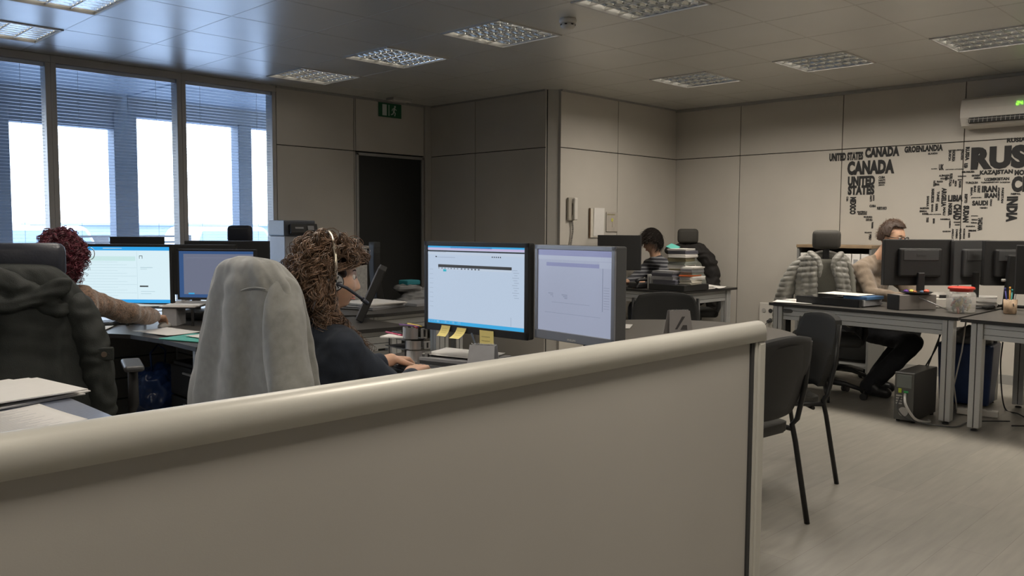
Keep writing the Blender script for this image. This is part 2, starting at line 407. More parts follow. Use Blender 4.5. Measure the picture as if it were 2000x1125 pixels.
for sx in (-1, 1):
    mb = MB(); mb.box((sx*0.98, 0, 0.57), (0.05, 0.05, 1.2)); mb.build('post', M_DG, fr)

# ------------------------------------------------------------------ ceiling lamps with louvres
M_LOUV = mat('louvre_reflector', (0.90, 0.90, 0.88), 0.14, 1.0)
M_TUBE = mat('fluorescent_tube', (1.0, 0.93, 0.82), 0.4, emit=4.5)
M_LWH = mat('lamp_frame_white', (0.62, 0.61, 0.58), 0.4)
lroot = None
LAMP_ON = {0: .06, 1: .08, 2: .10, 3: .06, 4: 1.1, 5: 1.45, 6: 1.45, 7: .06, 8: .15, 9: .06, 10: 1.6, 11: 1.0, 12: 1.7, 13: .6, 14: .05, 15: .5, 16: 1.7, 17: 1.6, 18: .5}
lamp_labels = {0: 'bright louvred ceiling lamp nearest the door wall, at the end of the middle row', 1: 'bright louvred ceiling lamp second from the far end of the middle row',
  2: 'grey louvred ceiling lamp left of the smoke detector', 3: 'large louvred ceiling lamp cut by the top edge, right of the smoke detector',
  4: 'louvred ceiling lamp in the right row, nearest the alcove wall', 5: 'louvred ceiling lamp in the right row, above the word map', 6: 'louvred ceiling lamp in the right row above the air conditioner, cut by the right edge',
  7: 'bright louvred ceiling lamp above the leftmost window', 8: 'louvred ceiling lamp at the top left corner, cut by the top edge'}
for k, (x, y) in enumerate(vis):
    cx_, cy_ = x+TX/2, y+TY/2
    lb = lamp_labels.get(k, 'louvred ceiling lamp of the row, outside the picture')
    if lroot is None:
        lroot = thing('ceiling_lamp', lb, 'ceiling lamp', (cx_, cy_, HC), 0, 'louvred ceiling lamps')
        mb = MB(); hx, hy = TX/2-0.004, TY/2-0.004; t = 0.014
        for sx in (-1, 1): mb.box((sx*(hx-t/2), 0, 0.002), (t, 2*hy, 0.018)); mb.box((0, sx*(hy-t/2), 0.002), (2*hx, t, 0.018))
        mb.build('frame', M_LWH, lroot)
        mb = MB(); hh = 0.10
        mb.box((0, 0, hh), (2*hx, 2*hy, 0.004))
        for sx in (-1, 1): mb.box((sx*hx, 0, hh/2), (0.003, 2*hy, hh)); mb.box((0, sx*hy, hh/2), (2*hx, 0.003, hh))
        mb.build('housing', M_LWH, lroot)
        mb = MB()
        wx = (2*hx-2*t)/4
        for i in range(5):   # long reflectors, V shaped
            xx = -hx+t+i*wx
            for sx in (-1, 1):
                if (i == 0 and sx < 0) or (i == 4 and sx > 0): continue
                cv = [(0.003+0.030*(q/4)**1.8, 0.003+0.052*q/4) for q in range(5)]
                for (da, za), (db, zb) in zip(cv[:-1], cv[1:]): mb.quad([(xx+sx*da, -hy+t, za), (xx+sx*da, hy-t, za), (xx+sx*db, hy-t, zb), (xx+sx*db, -hy+t, zb)])
            mb.quad([(xx-0.0035, -hy+t, 0.003), (xx+0.0035, -hy+t, 0.003), (xx+0.0035, hy-t, 0.003), (xx-0.0035, hy-t, 0.003)], mi=1)
        nb = 8
        for j in range(1, nb):
            yy = -hy+t+(2*hy-2*t)*j/nb
            for i in range(4):
                xa = -hx+t+i*wx+0.003; xb = xa+wx-0.006
                for s2 in (-1, 1):
                    cv = [(0.0025+0.014*(q/3)**1.8, 0.004+0.044*q/3, 0.020*q/3) for q in range(4)]
                    for (da, za, ia), (db, zb, ib) in zip(cv[:-1], cv[1:]): mb.quad([(xa+ia, yy+s2*da, za), (xb-ia, yy+s2*da, za), (xb-ib, yy+s2*db, zb), (xa+ib, yy+s2*db, zb)])
                mb.quad([(xa, yy-0.003, 0.0035), (xb, yy-0.003, 0.0035), (xb, yy+0.003, 0.0035), (xa, yy+0.003, 0.0035)], mi=1)
        mb.build('louvre', [M_LOUV, mat('louvre_edge', (0.75, 0.75, 0.73), 0.3, 0.6)], lroot)
        for i in range(4):
            mb = MB(); xx = -hx+t+(i+0.5)*wx; mb.cyl((xx, -hy+0.02, 0.068), (xx, hy-0.02, 0.068), 0.013, n=10); mb.build('tube', M_TUBE, lroot)
    else:
        lr = dup(lroot, (cx_, cy_, HC), 0, lb)
    area_light('lamp_light', (cx_, cy_, HC-0.002), (0, 0, 0), 0.55, 0.53, LAMP_W*LAMP_ON.get(k, 1.0), LAMP_COL, LAMP_SPREAD)
lroot.location = (vis[0][0]+TX/2, vis[0][1]+TY/2, HC)

# smoke detector, emergency light, exit sign
d = thing('smoke_detector', 'round white smoke detector on the ceiling between two lamps', 'smoke detector', (4.14, 3.61, HC))
mb = MB(); mb.lathe([(0.052, 0), (0.055, -0.01), (0.055, -0.022), (0.048, -0.03)], n=28); mb.build('base', M_WHP, d)
mb = MB(); mb.lathe([(0.047, -0.028), (0.046, -0.05), (0.036, -0.06), (0.0101, -0.063)], n=28); mb.build('cover', M_WHP, d)
mb = MB()
for k in range(7): a = 2*PI*k/7; mb.box((0.047*math.cos(a), 0.047*math.sin(a), -0.04), (0.004, 0.016, 0.008), rot=(0, 0, a))
mb.build('vents', M_GROOVE, d)
d = thing('emergency_light', 'flat white emergency light on the ceiling above the exit sign', 'emergency light', (5.47, 7.07, HC))
mb = MB(); mb.box((0, 0, -0.012), (0.25, 0.13, 0.024), bev=0.006); mb.build('housing', M_LG, d)
mb = MB(); mb.box((0, 0, -0.027), (0.22, 0.10, 0.008), bev=0.003); mb.build('diffuser', M_WHP, d)
d = thing('exit_sign', 'green emergency exit sign with running figure above the black door', 'exit sign', (5.50, 7.268, 2.551))
M_GREEN = mat('sign_green', (0.012, 0.105, 0.045), 0.5); M_SIGNW = mat('sign_white', (0.60, 0.66, 0.62), 0.5)
mb = MB(); mb.box((0, 0, 0), (0.295, 0.006, 0.145)); mb.build('plate', M_GREEN, d)
mb = MB(); y = -0.0045
mb.box((-0.075, y, 0), (0.055, 0.002, 0.115)); mb.box((-0.018, y, 0), (0.009, 0.002, 0.115))
def seg(a, b, w):
    a = V((a[0], y, a[1])); b = V((b[0], y, b[1])); dd = b-a
    mb.box((a+b)/2, (dd.length+w*0.5, 0.002, w), rot=(0, -math.atan2(dd.z, dd.x), 0))
mb.cyl((0.062, y+0.001, 0.044), (0.062, y-0.001, 0.044), 0.011, n=14)
seg((0.055, 0.028), (0.047, -0.008), 0.018); seg((0.047, -0.008), (0.066, -0.026), 0.011); seg((0.066, -0.026), (0.058, -0.052), 0.010)
seg((0.045, -0.01), (0.034, -0.034), 0.011); seg((0.034, -0.034), (0.012, -0.042), 0.010); seg((0.055, 0.026), (0.080, 0.008), 0.008); seg((0.052, 0.026), (0.030, 0.018), 0.008); seg((0.030, 0.018), (0.024, -0.002), 0.008)
mb.build('pictogram', M_SIGNW, d)

# ------------------------------------------------------------------ things on the walls
M_INK = mat('black_vinyl_lettering', (0.012, 0.012, 0.012), 0.6)
WORDS = [("UNITED STATES",3.673,3.342,1.988,2.067,0), ("CANADA",3.324,3.007,2.004,2.099,0), ("CANADA",3.491,3.048,1.846,1.981,0), ("UNITED",3.482,3.222,1.742,1.835,0), ("STATES",3.479,3.224,1.655,1.747,0), ("MEXICO",3.454,3.394,1.470,1.637,1), ("CUBA",3.190,3.129,1.803,1.827,0), ("HAITI",3.189,3.128,1.779,1.798,0), ("BAHAMAS",3.188,3.127,1.755,1.775,0), ("JAMAICA",3.188,3.131,1.732,1.751,0), ("CUBA",3.491,3.471,1.594,1.643,1), ("HAITI",3.265,3.245,1.590,1.648,1), ("JAMAICA",3.241,3.221,1.594,1.652,1), ("CUBA",3.267,3.204,1.536,1.560,0), ("PUERTO RICO",3.194,3.104,1.511,1.540,0), ("GUATEMALA",3.382,3.284,1.484,1.503,0), ("HONDURAS",3.372,3.288,1.464,1.484,0), ("NICARAGUA",3.317,3.234,1.435,1.454,0), ("COSTA RICA",3.296,3.233,1.405,1.430,0), ("PANAMA",3.241,3.222,1.333,1.396,1), ("ECUADOR",3.302,3.234,1.289,1.303,0), ("PERU",3.261,3.237,1.226,1.279,1), ("GROENLANDIA",2.963,2.631,2.030,2.090,0), ("ISLANDIA",2.755,2.672,2.002,2.020,0), ("RUSIA",2.123,1.977,2.068,2.106,0), ("RUSIA",2.397,1.716,1.848,2.046,0), ("KAZAJSTAN",2.322,2.065,1.794,1.842,0), ("MONGOLIA",2.053,1.802,1.788,1.835,0), ("UZBEKISTAN",2.283,2.090,1.750,1.776,0), ("TURKMENISTAN",2.310,2.171,1.730,1.743,0), ("TAYIKISTAN",2.163,2.084,1.726,1.739,0), ("CHINA",2.072,1.707,1.646,1.782,0), ("IRAN",2.300,2.180,1.651,1.708,0), ("IRAN",2.277,2.178,1.602,1.646,0), ("INDIA",2.102,2.017,1.395,1.612,-1), ("SAUDI",2.372,2.247,1.537,1.582,0), ("LIBIA",2.571,2.449,1.576,1.635,0), ("ARGELIA",2.627,2.584,1.532,1.701,1), ("CHAD",2.523,2.460,1.413,1.553,1), ("SUDAN",2.443,2.393,1.391,1.539,1), ("NIGER",2.567,2.533,1.450,1.563,1), ("RUSIA",2.444,2.410,1.932,2.053,1), ("SUECIA",2.581,2.560,1.935,2.026,1), ("NORUEGA",2.552,2.526,1.929,2.024,1), ("FINLANDIA",2.480,2.460,1.939,2.024,1), ("NORUEGA",2.583,2.457,2.023,2.036,0), ("IRLANDA",2.723,2.671,1.869,1.878,0), ("UK",2.659,2.616,1.857,1.912,0), ("LETONIA LITUANIA",2.602,2.450,1.857,1.866,0), ("RUSIA",2.452,2.419,1.866,1.911,1), ("ALEMANIA",2.656,2.566,1.801,1.819,0), ("HOLANDA",2.642,2.565,1.774,1.792,0), ("POLONIA",2.566,2.540,1.776,1.826,1), ("BIELORRUSIA",2.466,2.363,1.825,1.843,0), ("UCRANIA",2.498,2.427,1.791,1.805,0), ("GEORGIA",2.386,2.317,1.791,1.809,0), ("ARMENIA",2.369,2.312,1.769,1.786,0), ("FRANCIA",2.671,2.619,1.748,1.766,0), ("ESPANA",2.687,2.648,1.721,1.744,0), ("PORTUGAL",2.701,2.683,1.713,1.768,1), ("ITALIA",2.568,2.546,1.709,1.772,1), ("SUIZA",2.603,2.582,1.764,1.801,1), ("GRECIA",2.521,2.504,1.707,1.761,1), ("SERBIA",2.538,2.526,1.735,1.771,1), ("RUMANIA",2.497,2.463,1.760,1.774,0), ("BULGARIA",2.487,2.466,1.697,1.756,1), ("TURQUIA",2.433,2.331,1.726,1.748,0), ("SIRIA",2.389,2.372,1.623,1.699,1), ("IRAK",2.365,2.345,1.649,1.712,1), ("KUWAIT",2.336,2.312,1.648,1.711,1), ("JORDANIA",2.383,2.297,1.600,1.613,0), ("YEMEN",2.313,2.249,1.510,1.524,0), ("OMAN",2.231,2.215,1.532,1.593,1), ("AFGANISTAN",2.174,2.158,1.579,1.693,1), ("PAKISTAN",2.146,2.127,1.557,1.687,1), ("NEPAL",2.073,1.999,1.624,1.641,0), ("MARRUECOS",2.714,2.688,1.570,1.695,1), ("SAHARA",2.752,2.730,1.534,1.631,1), ("TUNEZ",2.666,2.644,1.574,1.671,1), ("EGIPTO",2.436,2.411,1.561,1.642,1), ("MALI",2.609,2.587,1.455,1.528,1), ("MAURITANIA",2.807,2.727,1.511,1.530,0), ("SENEGAL",2.810,2.744,1.484,1.502,0), ("GUINEA",2.787,2.730,1.460,1.479,0), ("BURKINA",2.675,2.653,1.492,1.561,1), ("COSTA DE MARFIL",2.738,2.621,1.460,1.469,0), ("GHANA",2.710,2.692,1.483,1.557,1), ("TOGO",2.749,2.727,1.391,1.437,1), ("BENIN",2.692,2.675,1.381,1.428,1), ("NIGERIA",2.628,2.542,1.413,1.427,0), ("CAMERUN",2.553,2.540,1.341,1.409,1), ("CONGO",2.516,2.461,1.386,1.400,0), ("UGANDA",2.506,2.464,1.363,1.377,0), ("ETIOPIA",2.376,2.319,1.444,1.453,0), ("SOMALIA",2.371,2.321,1.408,1.422,0), ("KENIA",2.374,2.324,1.382,1.395,0), ("RUANDA",2.414,2.339,1.350,1.364,0), ("TANZANIA",2.320,2.283,1.319,1.435,1), ("GABON",2.606,2.538,1.304,1.318,0), ("ANGOLA",2.528,2.511,1.245,1.336,1), ("ZAMBIA",2.495,2.478,1.246,1.336,1), ("MALAWI",2.465,2.448,1.246,1.336,1), ("MOZAMBIQUE",2.436,2.419,1.246,1.337,1), ("ZIMBABWE",2.395,2.330,1.310,1.328,0), ("MADAGASCAR",2.394,2.377,1.256,1.301,1)]
_tcache = {}
def text_geo(s):
    if s in _tcache: return _tcache[s]
    cu = bpy.data.curves.new('t', 'FONT'); cu.body = s; cu.offset = 0.07; cu.space_character = 1.06; cu.resolution_u = 3
    o = bpy.data.objects.new('t', cu)
    me = eval_mesh(o)
    vs = [(v.co.x, v.co.y) for v in me.vertices]; fs = [tuple(p.vertices) for p in me.polygons]
    bpy.data.objects.remove(o); bpy.data.curves.remove(cu); bpy.data.meshes.remove(me)
    x0 = min(v[0] for v in vs); x1 = max(v[0] for v in vs); y0 = min(v[1] for v in vs); y1 = max(v[1] for v in vs)
    _tcache[s] = ([((x-x0)/(x1-x0), (y-y0)/(y1-y0)) for x, y in vs], fs); return _tcache[s]
def text_obj(s, mapf, name, m, parent, depth=None):
    vs, fs = text_geo(s); b = bmesh.new(); vv = [b.verts.new(mapf(u, w)) for u, w in vs]
    for f in fs:
        try: b.faces.new([vv[i] for i in f])
        except ValueError: pass
    me = bpy.data.meshes.new(name); b.to_mesh(me); b.free(); me.materials.append(m)
    o = bpy.data.objects.new(name, me); COL.objects.link(o); o.parent = parent; return o
mp_ = thing('world_map_decal', 'large black world map made of country names on the right wall', 'wall decal', (8.1285, 2.6, 1.75))
for w, ya, yb, za, zb, rot in WORDS:
    def f(u, v, ya=ya, yb=yb, za=za, zb=zb, rot=rot):
        if rot == 0: y = ya+(yb-ya)*u; z = za+(zb-za)*v
        elif rot == 1: z = zb-(zb-za)*u; y = yb+(ya-yb)*v; y = ya+(yb-ya)*v
        else: z = zb-(zb-za)*u; y = yb+(ya-yb)*(1-v); y = yb-(yb-ya)*(1-v) if False else ya+(yb-ya)*v
        return (-0.001, y-2.6, z-1.75)
    text_obj(w, f, 'word', M_INK, mp_)

ac = thing('air_conditioner', 'white wall air conditioner with green digits above the word map', 'air conditioner', (8.112, 1.95, 2.33))
mb = MB(); mb.prism([(0, -0.13), (0, 0.13), (-0.06, 0.135), (-0.19, 0.10), (-0.215, 0.02), (-0.21, -0.05), (-0.17, -0.115), (-0.06, -0.13)], -0.48, 0.48)
for v in mb.b.verts: x, y, z = v.co; v.co = V((x, z, y))
mb.build('casing', M_WHP, ac)
mb = MB(); mb.box((-0.205, -0.02, -0.078), (0.03, 0.86, 0.042), rot=(0, 0.25, 0)); mb.build('air_slot', M_GROOVE, ac)
for k in range(2):
    mb = MB(); mb.box((-0.219, 0.0, -0.070-0.018*k), (0.006, 0.85, 0.003), rot=(0, 0.5, 0)); mb.build('louvre_flap', M_LG, ac)
mb = MB()
for k in range(24): mb.box((-0.222, 0.40-k*0.034, -0.078), (0.004, 0.003, 0.036), rot=(0, 0.25, 0))
mb.build('fins', M_LG, ac)
M_LED = mat('green_led', (0.25, 1.0, 0.05), 0.5, emit=2.0)
mb = MB()
def seg7(mb, y, z, digs, h=0.028):
    S = {'a': (0, 1, 1), 'b': (1, .5, 0), 'c': (1, -.5, 0), 'd': (0, -1, 1), 'e': (-1, -.5, 0), 'f': (-1, .5, 0), 'g': (0, 0, 1)}
    D = {'2': 'abged', '4': 'fgbc'}
    for ch in digs:
        for s in D[ch]:
            a, b_, hz = S[s]; mb.box((-0.219, y-a*h*0.27, z+b_*h/2), (0.003, h*0.5 if hz else 0.004, 0.004 if hz else h*0.5))
        y -= h*0.9
seg7(mb, 0.045, 0.035, '24'); mb.build('temperature_display', M_LED, ac)

ph = thing('wall_intercom', 'white intercom handset hanging on the lit alcove wall with coiled cord', 'intercom', (6.30, 5.445, 1.51))
mb = MB(); mb.box((0, -0.014, 0), (0.10, 0.028, 0.225), bev=0.01); mb.build('wall_base', mat('intercom_base_beige', (0.36, 0.33, 0.28), 0.5), ph)  # wall base is a darker beige than the handset
mb = MB(); mb.box((0.025, -0.05, 0), (0.05, 0.03, 0.22), bev=0.012); mb.box((0.025, -0.038, 0.08), (0.05, 0.05, 0.05), bev=0.012); mb.box((0.025, -0.038, -0.08), (0.05, 0.05, 0.05), bev=0.012); mb.build('handset', M_WHP, ph)
mb = MB(); pts = []
for k in range(160):
    t = k/159; a = t*2*PI*20; pts.append((0.012+0.009*math.cos(a)+0.012*math.sin(t*5), -0.02+0.009*math.sin(a), -0.11-0.26*t))
mb.tube(pts, 0.0025, n=6); mb.build('coiled_cord', mat('cord_grey', (0.10, 0.095, 0.085), 0.5), ph)

d = thing('wall_notice', 'white notice sheets in a holder on the alcove wall right of the intercom', 'notice', (6.71, 5.444, 1.375))
mb = MB(); mb.box((0, -0.004, 0), (0.24, 0.006, 0.29)); mb.build('backing_sheet', M_PAP2, d)
mb = MB(); mb.box((0.03, -0.011, 0.012), (0.17, 0.004, 0.285), rot=(0.02, 0, 0.02)); mb.build('front_sheet', M_PAP, d)
mb = MB(); mb.box((-0.118, -0.012, 0), (0.008, 0.018, 0.30)); mb.build('holder_edge', mat('brown_edge', (0.16, 0.10, 0.06), 0.6), d)
d = thing('wall_drawing', 'grey drawing sheet with a small yellow flower on the alcove wall', 'poster', (6.965, 5.444, 1.39))
mb = MB(); mb.box((0, -0.003, 0), (0.19, 0.003, 0.20)); mb.build('sheet', mat('drawing_sheet', (0.46, 0.42, 0.37), 0.8, var=0.1, scale=12), d)
mb = MB()
for k in range(5): a = 2*PI*k/5; mb.ball((0.0+0.012*math.cos(a), -0.005, 0.02+0.012*math.sin(a)), (0.009, 0.0015, 0.009), sub=2)
mb.build('flower', mat('flower_yellow', (0.62, 0.60, 0.12), 0.7), d)
mb = MB(); mb.box((0, -0.005, -0.025), (0.004, 0.001, 0.06)); mb.box((-0.02, -0.005, 0.075), (0.13, 0.001, 0.012)); mb.build('stem', mat('stem_olive', (0.28, 0.25, 0.14), 0.7), d)

sk = thing('wall_socket', 'white wall socket box with plugs low on the right wall beyond the partition end', 'socket', (8.118, 4.27, 0.43))
mb = MB(); mb.box((-0.02, 0, 0), (0.04, 0.17, 0.26), bev=0.008); mb.build('box', M_WHP, sk)
for k, (yy, zz) in enumerate(((0.03, 0.05), (-0.045, 0.05), (-0.045, -0.05))):
    mb = MB(); mb.cyl((-0.04, yy, zz), (-0.045, yy, zz), 0.022, n=20); mb.build('outlet', M_GROOVE if k else M_LG, sk)
mb = MB(); mb.cyl((-0.045, -0.045, -0.05), (-0.09, -0.045, -0.06), 0.018, n=14); mb.tube([(-0.09, -0.045, -0.06), (-0.12, -0.03, -0.09), (-0.11, 0.04, -0.12), (-0.08, 0.1, -0.2), (-0.08, 0.1, -0.4)], 0.004, n=6); mb.build('plug', M_DG, sk)

# ------------------------------------------------------------------ partition in the foreground
pt = thing('partition_screen', 'waist-high grey office partition with a pale rounded top rail', 'partition', (0.0, 1.215, 0))
XL, XR = -1.6, 2.262
mb = MB()
prof = [(-0.026, 0.998), (-0.027, 1.03), (-0.022, 1.046), (-0.012, 1.053), (0.0, 1.055), (0.012, 1.053), (0.022, 1.046), (0.027, 1.03), (0.026, 0.998)]
ra = [mb.b.verts.new((XL, a, b)) for a, b in prof]; rb = [mb.b.verts.new((XR-0.012, a, b)) for a, b in prof]; rc = [mb.b.verts.new((XR, a*0.85, b-(0.008 if b > 1.02 else 0))) for a, b in prof]
for A, B in ((ra, rb), (rb, rc)):
    for i in range(len(prof)-1):
        f = mb.b.faces.new((A[i], A[i+1], B[i+1], B[i])); f.smooth = True
    mb.b.faces.new((A[-1], A[0], B[0], B[-1]))
mb.b.faces.new(ra); mb.b.faces.new(rc[::-1])
mb.build('top_rail', M_RAIL, pt)
mb = MB(); mb.box(((XL+XR)/2-0.035, 0, 0.53), (XR-XL-0.09, 0.026, 0.936)); mb.build('panel', M_PANEL, pt)
mb = MB(); mb.box((XR-0.0255, 0, 0.499), (0.045, 0.05, 0.997), bev=0.009); mb.box((XR-0.055, -0.002, 0.499), (0.014, 0.040, 0.997), bev=0.002)
mb.build('end_post', M_RAIL, pt)
mb = MB(); mb.box((XR-0.070, -0.003, 0.499), (0.016, 0.030, 0.995)); mb.build('gasket', M_GROOVE, pt)
mb = MB(); mb.box(((XL+XR)/2-0.035, 0, 0.035), (XR-XL-0.09, 0.045, 0.06), bev=0.004); mb.build('bottom_rail', M_RAIL, pt)
for x in (XR-0.03, 0.3, -1.5):
    mb = MB(); mb.box((x, 0, 0.012), (0.05, 0.36, 0.02), bev=0.006); mb.build('foot', M_RAIL, pt)

# ------------------------------------------------------------------ furniture builders
def desk(poly, legs, label, name='office_desk', apron=None, h=0.74, panels=(), group='office desks', topm=None, cat='desk'):
    cx_ = sum(p[0] for p in poly)/len(poly); cy_ = sum(p[1] for p in poly)/len(poly)
    d = thing(name, label, cat, (cx_, cy_, 0), 0, group)
    L = [(x-cx_, y-cy_) for x, y in poly]
    mb = MB(); mb.prism(L, h-0.022, h, mi=0, mside=1); mb.build('desktop', [topm or M_TOP, M_TOPE], d)
    for x, y in legs:
        mb = MB(); x -= cx_; y -= cy_; H = h-0.024
        for ax, ay in ((-0.019, -0.019), (0.019, -0.019), (-0.019, 0.019), (0.019, 0.019)): mb.box((x+ax, y+ay, H/2+0.012), (0.033, 0.033, H-0.024), bev=0.003)
        mb.box((x, y, H/2+0.012), (0.058, 0.058, H-0.026), mi=1)
        lg = mb.build('leg', [M_ALU, M_GROOVE], d)
        mb = MB(); mb.lathe([(0.014, 0.012), (0.022, 0.006), (0.022, 0.0)], (x, y, 0), n=14); mb.build('foot_glide', M_BLK, lg)
    for (xa, ya, xb, yb) in (apron or []):
        a = V((xa-cx_, ya-cy_, 0)); b = V((xb-cx_, yb-cy_, 0)); dd = b-a; an = math.atan2(dd.y, dd.x); c = (a+b)/2; H = h-0.024
        mb = MB(); Lr = dd.length
        for k, (z, hh) in enumerate(((H-0.016, 0.028), (H-0.052, 0.040), (H-0.090, 0.030))): mb.box((c.x, c.y, z), (Lr, 0.036, hh), rot=(0, 0, an), bev=0.003)
        mb.box((c.x, c.y, H-0.052), (Lr, 0.030, 0.10), rot=(0, 0, an), mi=1); mb.build('apron_rail', [M_ALU, M_GROOVE], d)
    for (xa, ya, xb, yb, z0, z1) in panels:
        a = V((xa-cx_, ya-cy_, 0)); b = V((xb-cx_, yb-cy_, 0)); dd = b-a; an = math.atan2(dd.y, dd.x); c = (a+b)/2
        mb = MB(); k = max(1, round((z1-z0)/0.13)); s_ = (z1-z0)/k
        for q in range(k): mb.box((c.x, c.y, z0+(q+0.5)*s_), (dd.length, 0.02, s_-0.008), rot=(0, 0, an), bev=0.003)
        mb.box((c.x, c.y, (z0+z1)/2), (dd.length-0.004, 0.012, z1-z0-0.01), rot=(0, 0, an), mi=1); mb.build('modesty_panel', [mat('grey_metal_panel', (0.27, 0.265, 0.25), 0.5, 0.2), M_GROOVE], d)
    return d

def monitor(loc, rz, label, w=0.53, hgt=0.33, base_z=None, tilt=0.0, thick=0.035, bezel=0.018, chin=0.022, casem=None, stand='std', content=None, group=None, hb=0.16, hump=True, silver=False, logo=False):
    """screen faces local -Y; loc is the foot on the desk; hb height of the lower bezel edge over the desk"""
    casem = casem or M_BLK2
    m = thing('monitor', label, 'monitor', loc, rz, group)
    rotm = Matrix.Translation((0, 0, hb+hgt/2)) @ Matrix.Rotation(tilt, 4, 'X')
    def X(mb):
        for v in mb.b.verts: v.co = rotm @ v.co
        return mb
    mb = MB(); mb.box((0, thick/2, 0), (w, thick, hgt), bev=0.006)
    if hump: mb.box((0, thick+0.012, -0.0), (w*0.62, 0.04, hgt*0.62), bev=0.015, rot=(0, 0, 0))
    X(mb).build('casing', casem, m)
    # front bezel
    mb = MB(); bz = bezel; y0 = -0.004
    mb.box((0, y0/2, hgt/2-bz/2), (w, 0.008, bz), bev=0.002); mb.box((0, y0/2, -hgt/2+chin/2), (w, 0.008, chin), bev=0.002)
    for sx in (-1, 1): mb.box((sx*(w/2-bz/2), y0/2, 0), (bz, 0.008, hgt), bev=0.002)
    X(mb).build('bezel', mat('silver_bezel', (0.22, 0.23, 0.26), 0.38, 0.35) if silver else M_BLK, m)
    if hump:
        mb = MB(); mb.box((0, thick+0.033, hgt*0.16), (w*0.5, 0.004, hgt*0.22), bev=0.003); mb.box((0, thick+0.036, hgt*0.17), (0.07, 0.003, 0.012)); X(mb).build('rear_recess', M_DG, m)
    sw = w-2*bz; sh = hgt-bz-chin; zc = (chin-bz)/2
    scr_mats = [mat('screen_off', (0.010, 0.011, 0.013), 0.12)]
    mb = MB(); mb.quad([(-sw/2, -0.001, zc-sh/2), (sw/2, -0.001, zc-sh/2), (sw/2, -0.001, zc+sh/2), (-sw/2, -0.001, zc+sh/2)], mi=0)
    if content:
        base, items = content; scr_mats = [base]
        for (u0, v0, u1, v1, mm) in items:
            if mm not in scr_mats: scr_mats.append(mm)
            q = -0.0016
            mb.quad([(-sw/2+u0*sw, q, zc+sh/2-v1*sh), (-sw/2+u1*sw, q, zc+sh/2-v1*sh), (-sw/2+u1*sw, q, zc+sh/2-v0*sh), (-sw/2+u0*sw, q, zc+sh/2-v0*sh)], mi=scr_mats.index(mm))
    X(mb)
    o = mb.build('screen', scr_mats, m)
    if stand == 'std':
        mb = MB(); mb.box((0, thick+0.035, hb/2+0.05), (0.055, 0.03, hb+0.10), bev=0.008); mb.build('stand_neck', M_BLK, m)
        mb = MB(); mb.lathe([(0.10, 0), (0.105, 0.006), (0.09, 0.012), (0.03, 0.018)], (0, thick+0.02, 0), n=30); mb.build('stand_base', M_BLK, m)
    elif stand == 'vee':
        mb = MB(); mb.box((0, thick+0.05, hb/2+0.10), (0.075, 0.035, hb+0.26), bev=0.008, rot=(-0.12, 0, 0)); mb.build('stand_neck', M_BLK2, m)
        for sx in (-1, 1):
            mb = MB(); mb.box((sx*0.10, thick-0.01, 0.02), (0.24, 0.035, 0.022), rot=(0, 0, sx*0.65), bev=0.008); mb.build('stand_foot', M_BLK2, m)
        mb = MB(); mb.box((0, thick+0.045, hgt*0.5+hb*0.3), (0.13, 0.02, 0.02), bev=0.006); mb.build('cable_clip', M_LG, m)
    if logo:
        text_obj('BenQ' if False else 'PHILIPS', lambda u, v: tuple(rotm @ V((-0.022+0.044*u, -0.0085, -hgt/2+0.006+0.008*v))), 'brand_mark', M_LG, m)
    return m

def em(name, c, s=1.0):
    return mat('screen_'+name, tuple(x*0.02 for x in c), 0.25, emit=s, ecol=c)

